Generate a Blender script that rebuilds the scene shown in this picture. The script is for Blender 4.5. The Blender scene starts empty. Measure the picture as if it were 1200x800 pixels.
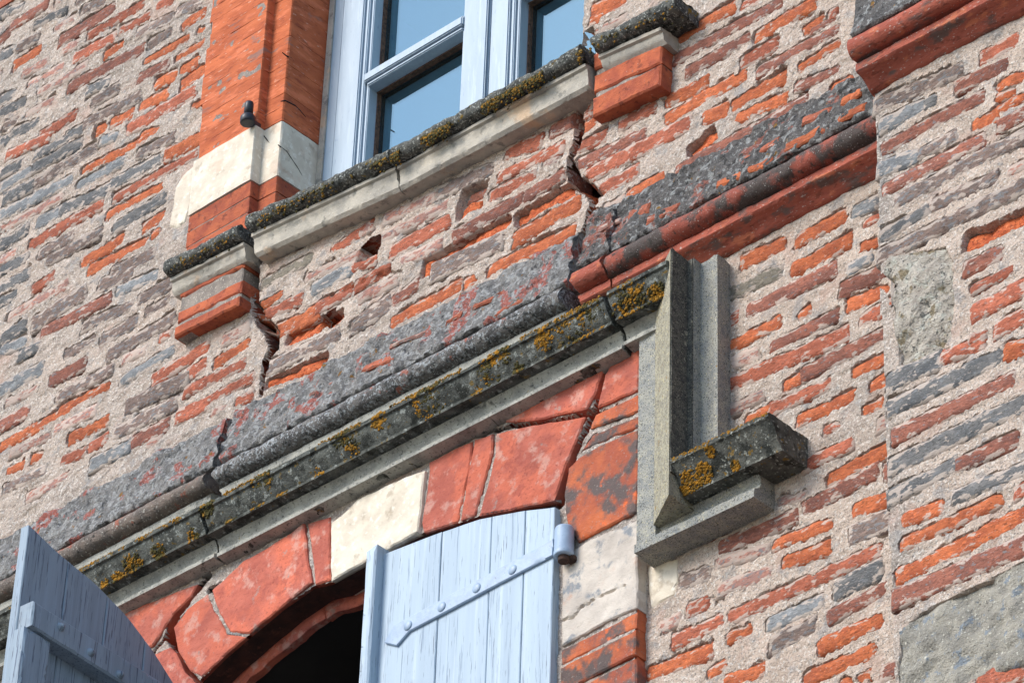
import bpy, math, random
import numpy as np
from mathutils import Matrix, Vector
from mathutils.geometry import delaunay_2d_cdt

rng = np.random.default_rng(7)
random.seed(7)
scene = bpy.context.scene

# ------------------------------------------------------------------ camera
# World axes: X = along the facade (u), Z = up (v), -Y = out of the facade (w).
FOC, DIST, EYE = 4500.0, 8.4, 1.65
_u = np.array([6000, 3150, 4500.0]); _u /= np.linalg.norm(_u)
_v = np.array([225, 6000, -4500.0]); _v /= np.linalg.norm(_v)
_n = np.cross(_u, _v)
AX = np.array([[_u[i], -_n[i], _v[i]] for i in range(3)])
FWD = -AX[2]
CAM = np.array([0, 0, EYE + DIST * FWD[2]]) - DIST * FWD
cd = bpy.data.cameras.new('camera'); cam = bpy.data.objects.new('camera', cd)
scene.collection.objects.link(cam)
cd.sensor_width = 36; cd.lens = FOC / 1200 * 36; cd.clip_start = 0.1; cd.clip_end = 2000
cam.matrix_world = Matrix([[AX[0][i], AX[1][i], AX[2][i], CAM[i]] for i in range(3)] + [[0, 0, 0, 1]])
scene.camera = cam

# ------------------------------------------------------------------ light
to_sun = Vector((-0.30, -0.74, 0.60)).normalized()
world = bpy.data.worlds.new('World'); scene.world = world; world.use_nodes = True
wn = world.node_tree.nodes; wl = world.node_tree.links
sky = wn.new('ShaderNodeTexSky'); sky.sky_type = 'NISHITA'; sky.sun_disc = False
sky.sun_elevation = math.asin(to_sun.z); sky.sun_rotation = math.atan2(to_sun.x, to_sun.y)
sky.air_density = 1.0; sky.dust_density = 0.6; sky.ozone_density = 1.0
bg = wn['Background']; bg.inputs['Strength'].default_value = 0.15
wl.new(sky.outputs[0], bg.inputs['Color'])
sd = bpy.data.lights.new('sun', 'SUN'); sd.energy = 2.0; sd.angle = math.radians(26); sd.color = (1, .94, .86)
sun = bpy.data.objects.new('sun', sd); scene.collection.objects.link(sun)
sun.rotation_euler = to_sun.to_track_quat('Z', 'Y').to_euler(); sun.location = (-5, -8, 12)
scene.view_settings.view_transform = 'Standard'; scene.view_settings.look = 'None'
scene.view_settings.gamma = 1; scene.view_settings.exposure = 0.85

# ------------------------------------------------------------------ helpers
def ray(x, y): return AX[0] * ((x - 600) / FOC) + AX[1] * ((400 - y) / FOC) - AX[2]
def P(x, y, w=0.0):                       # survey point of the photograph -> (u, v) on the facade plane at relief w
    d = ray(x, y); t = (-w - CAM[1]) / d[1]; p = CAM + t * d
    return np.array([p[0], p[2]])
def PL(l, w=0.0): return [P(x, y, w) for x, y in l]

_tabs = {}
def vnoise(x, y, seed):
    if seed not in _tabs: _tabs[seed] = np.random.default_rng(seed).uniform(-1, 1, (256, 256))
    T = _tabs[seed]
    xi = np.floor(x).astype(np.int64); yi = np.floor(y).astype(np.int64)
    fx = x - xi; fy = y - yi
    fx = fx * fx * (3 - 2 * fx); fy = fy * fy * (3 - 2 * fy)
    a = xi & 255; b = (xi + 1) & 255; c = yi & 255; d = (yi + 1) & 255
    return (T[a, c] * (1 - fx) + T[b, c] * fx) * (1 - fy) + (T[a, d] * (1 - fx) + T[b, d] * fx) * fy
def fbm(x, y, wl, octv=3, seed=1, gain=.5):
    x = np.asarray(x, float); y = np.asarray(y, float); s = 0; a = 1; tot = 0; f = 1 / wl
    for i in range(octv):
        s = s + a * vnoise(x * f + 17.3 * i, y * f + 9.1 * i, seed * 31 + i); tot += a; a *= gain; f *= 2.03
    return s / tot
def sstep(a, b, x):
    t = np.clip((x - a) / (b - a), 0, 1); return t * t * (3 - 2 * t)
def pip(U, V, poly):
    ins = np.zeros(np.shape(U), bool); n = len(poly)
    for i in range(n):
        x0, y0 = poly[i]; x1, y1 = poly[(i + 1) % n]
        if y0 == y1: continue
        c = ((y0 > V) != (y1 > V)) & (U < (x1 - x0) * (V - y0) / (y1 - y0) + x0); ins ^= c
    return ins
def segdist(U, V, a, b):
    ax, ay = a; dx, dy = b[0] - ax, b[1] - ay; L = dx * dx + dy * dy + 1e-12
    t = np.clip(((U - ax) * dx + (V - ay) * dy) / L, 0, 1)
    return np.hypot(U - ax - t * dx, V - ay - t * dy), t
def polysd(U, V, poly):
    d = np.full(np.shape(U), 9.0)
    for i in range(len(poly)): d = np.minimum(d, segdist(U, V, poly[i], poly[(i + 1) % len(poly)])[0])
    return np.where(pip(U, V, poly), -d, d)

def link(o, parent=None):
    scene.collection.objects.link(o)
    if parent is not None: o.parent = parent
    return o
def thing(name, label, cat, group=None, loc=None):
    o = bpy.data.objects.new(name, None); o.empty_display_size = .1
    o['label'] = label; o['category'] = cat
    if group: o['group'] = group
    return link(o)
def tag(o, label, cat, group=None):
    o['label'] = label; o['category'] = cat
    if group: o['group'] = group
    return o
def mesh_obj(name, verts, faces, mat, parent=None, smooth=False):
    me = bpy.data.meshes.new(name)
    me.from_pydata([tuple(map(float, p)) for p in verts], [], [tuple(map(int, f)) for f in faces])
    if smooth: me.polygons.foreach_set('use_smooth', np.ones(len(me.polygons), bool))
    me.materials.append(mat); me.update()
    return link(bpy.data.objects.new(name, me), parent)
def grid_mesh(name, co, quads, mat, parent=None, smooth=True, tint=None):
    me = bpy.data.meshes.new(name); co = np.asarray(co, np.float32); quads = np.asarray(quads, np.int32)
    me.vertices.add(len(co)); me.vertices.foreach_set('co', co.ravel())
    me.loops.add(quads.size); me.loops.foreach_set('vertex_index', quads.ravel())
    me.polygons.add(len(quads)); me.polygons.foreach_set('loop_start', np.arange(0, quads.size, quads.shape[1], dtype=np.int32))
    me.polygons.foreach_set('use_smooth', np.full(len(quads), smooth))
    if tint is not None:
        at = me.color_attributes.new('tint', 'FLOAT_COLOR', 'POINT')
        c = np.ones((len(co), 4), np.float32); c[:, :3] = tint; at.data.foreach_set('color', c.ravel())
    me.update(calc_edges=True); me.materials.append(mat)
    return link(bpy.data.objects.new(name, me), parent)
def box(name, u0, u1, v0, v1, w0, w1, mat, parent=None, bev=0.0):
    vs = [(u, -w, v) for u in (u0, u1) for w in (w0, w1) for v in (v0, v1)]
    fs = [(0, 1, 3, 2), (4, 6, 7, 5), (0, 4, 5, 1), (2, 3, 7, 6), (0, 2, 6, 4), (1, 5, 7, 3)]
    o = mesh_obj(name, vs, fs, mat, parent)
    if bev:
        import bmesh
        bm = bmesh.new(); bm.from_mesh(o.data); bmesh.ops.recalc_face_normals(bm, faces=bm.faces)
        bmesh.ops.bevel(bm, geom=bm.edges[:], offset=bev, segments=2, affect='EDGES'); bm.to_mesh(o.data); bm.free()
    return o

# ------------------------------------------------------------------ materials
def lin(c):
    r = [((x / 255) / 12.92 if x / 255 <= .04045 else ((x / 255 + .055) / 1.055) ** 2.4) for x in c]
    return tuple(r) + (1,)
def mk(name, c1, c2, sc=20, layers=(), rough=.9, bumps=((300, .3, .002),), rand=0.0, attr=False, stretch=(1, 1, 1), spec=.25, metal=0.0, gain=1.0):
    m = bpy.data.materials.new(name); m.use_nodes = True
    N = m.node_tree.nodes; L = m.node_tree.links; bs = N['Principled BSDF']
    geo = N.new('ShaderNodeNewGeometry')
    mp = N.new('ShaderNodeVectorMath'); mp.operation = 'MULTIPLY'; mp.inputs[1].default_value = stretch
    L.new(geo.outputs['Position'], mp.inputs[0])
    oi = N.new('ShaderNodeObjectInfo')
    def noise(scale, detail=4, off=0.0, ro=.6):
        ad = N.new('ShaderNodeVectorMath'); ad.operation = 'ADD'; ad.inputs[1].default_value = (off, off * .7, off * 1.3)
        L.new(mp.outputs[0], ad.inputs[0])
        t = N.new('ShaderNodeTexNoise'); t.inputs['Scale'].default_value = scale; t.inputs['Detail'].default_value = detail
        t.inputs['Roughness'].default_value = ro
        L.new(ad.outputs[0], t.inputs['Vector']); return t.outputs['Fac']
    def mix(f, a, b, mode='MIX'):
        x = N.new('ShaderNodeMix'); x.data_type = 'RGBA'; x.blend_type = mode
        if isinstance(f, float): x.inputs[0].default_value = f
        else: L.new(f, x.inputs[0])
        for s, k in ((a, 6), (b, 7)):
            if isinstance(s, tuple): x.inputs[k].default_value = s
            else: L.new(s, x.inputs[k])
        return x.outputs[2]
    def mr(s, lo, hi):
        x = N.new('ShaderNodeMapRange'); x.interpolation_type = 'SMOOTHSTEP'
        x.inputs[1].default_value = lo; x.inputs[2].default_value = hi; L.new(s, x.inputs[0]); return x.outputs[0]
    col = mix(mr(noise(sc, 5), .32, .68), lin(c1), lin(c2))
    if attr:
        a = N.new('ShaderNodeAttribute'); a.attribute_name = 'tint'
        col = mix(1.0, col, a.outputs['Color'], 'MULTIPLY')
    for i, ly in enumerate(layers):
        c, s, lo, hi = ly[:4]; det = ly[4] if len(ly) > 4 else 4; op = ly[5] if len(ly) > 5 else 1.0
        ns_ = noise(s, det, 3.7 * (i + 1))
        if len(ly) > 6:                      # worn film: thicker where the mesh says so
            fa = N.new('ShaderNodeAttribute'); fa.attribute_name = 'tint'
            ma = N.new('ShaderNodeMath'); ma.operation = 'MULTIPLY_ADD'; ma.inputs[1].default_value = ly[6]; L.new(fa.outputs['Fac'], ma.inputs[0]); L.new(ns_, ma.inputs[2]); ns_ = ma.outputs[0]
        f = mr(ns_, lo, hi)
        if op != 1.0:
            q = N.new('ShaderNodeMath'); q.operation = 'MULTIPLY'; q.inputs[1].default_value = op; L.new(f, q.inputs[0]); f = q.outputs[0]
        col = mix(f, col, lin(c))
    if rand:
        h = N.new('ShaderNodeHueSaturation'); L.new(col, h.inputs['Color'])
        r = N.new('ShaderNodeMapRange'); r.inputs[3].default_value = (1 - rand) * gain; r.inputs[4].default_value = (1 + rand * .7) * gain
        L.new(oi.outputs['Random'], r.inputs[0]); L.new(r.outputs[0], h.inputs['Value']); col = h.outputs[0]
    L.new(col, bs.inputs['Base Color']); bs.inputs['Roughness'].default_value = rough
    bs.inputs['Specular IOR Level'].default_value = spec; bs.inputs['Metallic'].default_value = metal
    prev = None
    for i, (s, st, di) in enumerate(bumps):
        b = N.new('ShaderNodeBump'); b.inputs['Strength'].default_value = st; b.inputs['Distance'].default_value = di
        L.new(noise(s, 4, 1.9 * i + 5), b.inputs['Height'])
        if prev: L.new(prev, b.inputs['Normal'])
        prev = b.outputs[0]
    if prev: L.new(prev, bs.inputs['Normal'])
    return m

MORT = (186, 171, 159)
BB = ((420, .7, .003), (120, .6, .005))
STRK = (.45, 1, 1)
def brickm(name, c1, c2, smear=.58, grey=.6, sm_op=.78, rand=.22, extra=()):
    return mk(name, c1, c2, 34, layers=((tuple(int(x * .66) for x in c1), 240, .52, .64, 4, .8), (tuple(min(255, int(x * 1.16)) for x in c1), 150, .54, .64, 5, .6),
              ((118, 120, 122), 130, grey, grey + .06, 7, .85), (MORT, 85, smear + .02, smear + .075, 9, sm_op, .155),
              ((206, 198, 188), 460, .645, .71, 2, .4)) + extra, bumps=BB, rand=rand, stretch=STRK)
MAT = {
 'o': brickm('brick orange', (192, 107, 68), (152, 80, 54), smear=.625, grey=.67, rand=.16),
 'r': brickm('brick red', (174, 100, 76), (138, 78, 60), smear=.585, grey=.62),
 'd': brickm('brick dark red', (148, 93, 76), (112, 75, 66), smear=.61, grey=.59),
 'p': brickm('brick purple brown', (130, 109, 99), (104, 92, 87), smear=.575, grey=.535),
 'b': brickm('brick blue grey', (138, 140, 141), (104, 106, 108), smear=.58, grey=.56, rand=.12),
 'g': brickm('brick charcoal', (114, 112, 110), (82, 84, 86), smear=.57, grey=.57),
 'k': brickm('brick faded pink', (172, 122, 106), (146, 114, 106), smear=.50, grey=.55),
 'y': brickm('brick olive grey', (132, 124, 110), (112, 106, 96), smear=.60, grey=.59),
 'B': mk('brick broken core', (208, 110, 66), (176, 84, 50), 60, layers=(((120, 56, 36), 160, .52, .62, 4, .8), ((226, 140, 96), 120, .56, .66, 5, .7)), bumps=((300, .7, .004), (90, .9, .008)), rand=.1),
}
M_MORTAR = mk('lime mortar', (200, 187, 176), (176, 163, 152), 14, layers=(
    ((224, 215, 205), 150, .53, .63, 6, .85), ((122, 117, 112), 190, .555, .64, 6, .8), ((88, 85, 83), 380, .60, .67, 3, .85), ((236, 230, 222), 420, .62, .68, 2, .7),
    ((140, 141, 142), 18, .54, .66, 8, .55), ((190, 158, 142), 9, .56, .66, 6, .45)),
    bumps=((520, .7, .003), (170, .9, .007), (55, .5, .01)), attr=True, rough=.95)
M_JOINT = mk('grey joint mortar', (150, 140, 130), (120, 112, 106), 30, layers=(((190, 180, 168), 200, .56, .66, 5),), bumps=((400, .6, .003),))
LICH = (((164, 168, 170), 130, .52, .58, 8), ((66, 68, 68), 90, .54, .62, 7), ((200, 200, 194), 330, .62, .67, 3, .8), ((54, 54, 52), 24, .56, .68, 6, .7))
M_BAND = mk('lichened band', (152, 149, 145), (122, 121, 120), 22, layers=(
    ((176, 104, 92), 13, .555, .58, 7, .95), ((178, 178, 177), 60, .50, .60, 8, .9), ((82, 83, 85), 70, .57, .64, 8, .8), ((200, 201, 200), 200, .58, .66, 5, .5),
    ((150, 108, 48), 30, .645, .67, 6, .9), ((60, 60, 60), 20, .60, .70, 7, .6)), bumps=((260, 1, .008), (90, 1, .012)))
M_BANDR = mk('band under dark lichen', (118, 114, 111), (90, 88, 87), 26, layers=(
    ((168, 104, 88), 12, .57, .61, 8, .8), ((172, 173, 171), 60, .53, .62, 8, .8), ((56, 55, 54), 50, .56, .64, 8, .85), ((190, 190, 186), 220, .60, .67, 4, .6), ((150, 112, 52), 40, .66, .69, 5, .9)),
    bumps=((260, 1, .008), (80, 1, .012)))
M_TERRA = mk('terracotta moulding', (172, 94, 76), (148, 80, 66), 30, layers=(((92, 84, 80), 24, .52, .62, 8, .85), ((196, 116, 84), 40, .56, .64, 6, .7), ((196, 188, 180), 260, .63, .68, 3, .6), ((112, 60, 48), 90, .55, .65, 6, .7)),
    bumps=((300, .6, .003), (70, .5, .006)), stretch=STRK)
M_STONE = mk('weathered grey stone', (176, 174, 164), (140, 140, 134), 24, layers=(((100, 100, 96), 160, .56, .66, 6), ((196, 194, 182), 300, .62, .68, 4), ((58, 60, 58), 30, .60, .72, 7, .8), ((170, 140, 70), 60, .70, .75, 4, .8)),
    bumps=((380, .8, .003), (140, .5, .005)))
M_CORN = mk('blackened cornice stone', (104, 106, 100), (70, 72, 68), 30, layers=(((152, 156, 150), 70, .56, .63, 8, .85), ((44, 46, 42), 30, .50, .62, 8, .9), ((120, 96, 40), 50, .60, .65, 7, .8), ((176, 178, 170), 300, .64, .69, 3, .7)),
    bumps=((300, .9, .005), (100, .6, .006)))
M_UPR = mk('granular grey stone', (166, 164, 154), (140, 142, 140), 40, layers=(((80, 80, 76), 330, .55, .62, 3), ((206, 196, 162), 260, .60, .66, 4), ((110, 116, 122), 30, .58, .7, 6, .6), ((150, 110, 44), 40, .72, .76, 4)),
    bumps=((420, .9, .003), (160, .4, .004)))
M_SILL = mk('mossy sill stone', (110, 110, 104), (70, 72, 70), 40, layers=(((176, 178, 170), 160, .56, .62, 6), ((40, 42, 38), 60, .54, .64, 6), ((128, 104, 40), 45, .60, .67, 6), ((206, 204, 190), 380, .66, .71, 3)),
    bumps=((300, 1, .005), (110, .8, .007)))
M_FASC = mk('pale sill stone', (188, 180, 166), (156, 151, 142), 16, layers=(((120, 118, 112), 40, .56, .68, 7, .8), ((214, 178, 140), 10, .58, .7, 5, .6), ((220, 214, 200), 260, .62, .7, 4, .7)),
    bumps=((300, .5, .003), (80, .5, .005)))
M_CREAM = mk('cream limestone', (222, 212, 194), (202, 190, 172), 14, layers=(((164, 148, 128), 26, .56, .68, 8, .6), ((236, 230, 218), 60, .54, .66, 6, .6), ((198, 160, 136), 8, .58, .68, 6, .4), ((150, 120, 104), 160, .70, .75, 3, .6)), bumps=((300, .35, .002), (40, .5, .006)))
M_PALE = mk('grey white stone', (206, 196, 184), (178, 168, 158), 12, layers=(((120, 128, 136), 26, .55, .68, 9, .85), ((186, 150, 130), 14, .56, .7, 5, .7), ((70, 72, 74), 300, .66, .71, 3, .8)), bumps=((300, .5, .003), (60, .4, .005)))
VOUSS = dict(layers=(((202, 108, 82), 9, .46, .60, 6, .8), ((150, 76, 66), 24, .55, .68, 7, .6), ((200, 160, 146), 24, .53, .66, 9, .6), ((150, 138, 130), 22, .63, .70, 9, .7), ((120, 58, 50), 150, .58, .66, 5, .5)),
    bumps=((340, .45, .003), (60, .6, .006), (18, .4, .012)), rand=.14, rough=.85)
M_VOUS = mk('rubbed red brick', (186, 104, 86), (164, 88, 74), 12, **VOUSS)
M_VOUSG = mk('sooty orange brick', (196, 108, 70), (160, 86, 66), 14, layers=(((92, 86, 84), 16, .46, .60, 8, .95), ((150, 144, 138), 160, .60, .68, 5, .6), ((226, 110, 60), 22, .60, .68, 5, .8)), bumps=((320, .6, .004), (70, .5, .006)), rand=.1)
M_JAMB = mk('orange dressed brick', (200, 111, 72), (172, 90, 58), 16, layers=(((150, 76, 54), 60, .54, .64, 6, .7), ((216, 126, 90), 30, .54, .64, 5, .6), ((128, 112, 106), 24, .60, .68, 9, .7), ((214, 184, 164), 90, .62, .68, 7, .6)), bumps=((340, .45, .002), (70, .45, .004)), rand=.12, stretch=(.45, .45, 1.6))
M_CORB = mk('corbel brick', (190, 104, 70), (158, 82, 62), 24, layers=(((110, 60, 50), 50, .56, .66, 6, .7), ((190, 180, 168), 220, .68, .73, 4, .8), ((120, 116, 112), 70, .66, .72, 6, .7)), bumps=BB, rand=.15)
M_PATCH = mk('pale green cement', (204, 195, 181), (170, 160, 148), 26, layers=(((204, 203, 190), 60, .52, .62, 7, .8), ((134, 118, 84), 30, .56, .64, 7, .8), ((84, 86, 82), 100, .57, .63, 7, .8)), bumps=((300, .9, .006), (80, 1, .016)))
M_PATCHG = mk('grey blue cement', (172, 166, 153), (142, 138, 129), 30, layers=(((124, 136, 148), 40, .56, .64, 7, .8), ((200, 196, 182), 150, .60, .66, 5), ((86, 84, 80), 180, .62, .68, 5, .8)), bumps=((260, .9, .006), (90, .8, .01)))
WOOD = (1, 1, .035)
M_PAINT = mk('pale blue paint', (164, 182, 197), (152, 170, 186), 30, layers=(((118, 136, 156), 170, .60, .64, 5, .8), ((180, 195, 208), 60, .54, .64, 5, .6), ((84, 96, 112), 330, .635, .66, 3, .9)),
    bumps=((170, .18, .002), (500, .15, .001)), rough=.55, stretch=WOOD, spec=.4)
M_PAINTB = mk('blue paint worn and shaded', (140, 157, 172), (128, 144, 158), 30, layers=(((78, 92, 112), 150, .60, .635, 5, .9), ((142, 160, 178), 50, .54, .64, 5, .6), ((66, 76, 92), 300, .62, .65, 3, .9)),  # wear flakes; base toned darker for the leaf turned from the light
    bumps=((150, .22, .002), (500, .15, .001)), rough=.6, stretch=WOOD, spec=.4)
M_IRON = mk('painted iron strap', (154, 174, 196), (140, 159, 181), 40, layers=(((120, 130, 150), 120, .64, .70, 5, .8), ((120, 84, 70), 160, .72, .75, 4, .8)), bumps=((200, .25, .002),), rough=.45, spec=.5)
M_RUST = mk('rusty iron', (90, 66, 56), (60, 48, 44), 60, bumps=((200, .5, .003),), rough=.8)
M_WINF = mk('pale window paint', (164, 181, 196), (152, 170, 186), 30, layers=(((178, 193, 206), 50, .55, .66, 5, .6), ((110, 130, 160), 220, .66, .69, 4, .8)), bumps=((200, .2, .002),), rough=.5, stretch=(1, 1, .12), spec=.4)
M_PUTTY = mk('cracked putty', (120, 92, 76), (70, 56, 50), 120, bumps=((300, .8, .004),))
M_NAVY = mk('dark navy iron', (34, 36, 48), (26, 28, 36), 40, bumps=((200, .2, .002),), rough=.45, spec=.5)
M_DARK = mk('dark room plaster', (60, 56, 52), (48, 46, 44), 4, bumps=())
M_LICH = mk('ochre lichen', (178, 124, 34), (120, 92, 34), 90, layers=(((70, 62, 34), 60, .54, .62, 5),), bumps=((400, .8, .003),))
M_OLIVE = mk('olive moss', (88, 80, 42), (60, 58, 36), 90, layers=(((150, 110, 36), 60, .56, .64, 5),), bumps=((400, .8, .003),))
M_GROUND = mk('stone paving', (120, 114, 106), (98, 94, 90), 3, bumps=((20, .4, .02),))
M_SHADE = mk('shaded brick soffit', (84, 54, 46), (58, 42, 38), 30, layers=(((120, 74, 62), 40, .58, .68, 7, .7),), bumps=((200, .5, .004),))  # brick red darkened: shade beneath the arch put into the colour
M_SLAB = mk('lichened dark stone', (112, 112, 104), (72, 74, 70), 34, layers=(((46, 48, 44), 30, .52, .62, 8, .9), ((172, 174, 164), 110, .57, .63, 7, .85), ((140, 110, 44), 50, .60, .64, 7, .8)), bumps=((300, 1, .006), (90, .7, .008)))
M_FARB = brickm('brick courses far', (170, 112, 94), (150, 120, 108), smear=.45)

def glass_mat():
    m = bpy.data.materials.new('window glass'); m.use_nodes = True; N = m.node_tree.nodes; L = m.node_tree.links
    N.remove(N['Principled BSDF'])
    g = N.new('ShaderNodeBsdfGlossy'); g.inputs['Roughness'].default_value = .015; g.inputs['Color'].default_value = (.62, .92, 1, 1)
    t = N.new('ShaderNodeBsdfTransparent'); t.inputs['Color'].default_value = (.55, .62, .66, 1)
    x = N.new('ShaderNodeMixShader'); x.inputs[0].default_value = .36
    L.new(t.outputs[0], x.inputs[1]); L.new(g.outputs[0], x.inputs[2]); L.new(x.outputs[0], N['Material Output'].inputs['Surface'])
    return m
M_GLASS = glass_mat()

# ------------------------------------------------------------------ survey of the masonry
# cracks: points surveyed on the facade with the crack's width in mm
def crack(l, w=0.0): return [(P(x, y, w), wd / 2000 * (1.35 if wd > 6 else 1)) for x, y, wd in l]
CRACKS = [
 crack([(290, 262, 22), (296, 290, 22), (299, 315, 22), (299, 345, 20), (300, 364, 18), (306, 378, 20), (318, 388, 26), (322, 405, 24), (312, 422, 16), (308, 440, 10), (306, 462, 8)]),
 crack([(690, 40, 24), (691, 60, 24), (690, 100, 22), (684, 120, 16), (677, 140, 18), (679, 160, 16), (670, 185, 15), (668, 200, 18), (676, 214, 22), (690, 220, 20), (697, 232, 18), (692, 250, 12), (686, 268, 14), (680, 285, 18)]),
 crack([(300, 300, 3), (303, 315, 4), (303, 340, 2)]),
 crack([(388, 345, 2), (440, 322, 2), (470, 318, 1)]),
 crack([(700, 230, 4), (712, 222, 3)]),
 crack([(850, 300, 2), (900, 268, 2)]),
]
ARCHCR = [
 crack([(237, 668, 12), (243, 676, 12), (228, 690, 16), (214, 708, 20), (200, 728, 22), (199, 742, 26), (206, 756, 18), (212, 775, 10), (222, 790, 8), (230, 800, 8)], .03),
 crack([(200, 735, 14), (190, 748, 8), (178, 762, 8)], .03),
 crack([(519, 529, 4), (545, 515, 5), (575, 505, 6), (600, 497, 7), (640, 494, 8), (668, 489, 8), (690, 481, 10)], .03),
 crack([(716, 425, 12), (708, 440, 14), (702, 460, 14), (695, 478, 15), (690, 492, 13), (682, 512, 12), (672, 530, 11), (664, 548, 14), (657, 570, 18), (655, 592, 14)], .03),
 crack([(697, 482, 4), (715, 480, 4), (722, 474, 3)], .03),
 crack([(246, 690, 10), (262, 682, 8), (280, 668, 6)], .03),
 crack([(660, 727, 3), (672, 724, 3), (680, 712, 3), (694, 702, 3), (712, 694, 2), (732, 684, 2)], .03),
]
def crack_mask(U, V, cracks, soft=.0025):
    out = np.zeros(np.shape(U))
    for c in cracks:
        us = [p[0][0] for p in c]; vs = [p[0][1] for p in c]
        sel = (U > min(us) - .05) & (U < max(us) + .05) & (V > min(vs) - .05) & (V < max(vs) + .05)
        if not sel.any(): continue
        u = U[sel]; v = V[sel]
        jx = .006 * fbm(u, v, .022, 3, 41); jy = .006 * fbm(u, v, .022, 3, 42)
        best = np.full(u.shape, 9.0)
        for (a, wa), (b, wb) in zip(c[:-1], c[1:]):
            d, t = segdist(u + jx, v + jy, a, b); best = np.minimum(best, d - (wa + (wb - wa) * t))
        out[sel] = np.maximum(out[sel], 1 - sstep(-soft, soft, best))
    return out

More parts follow.
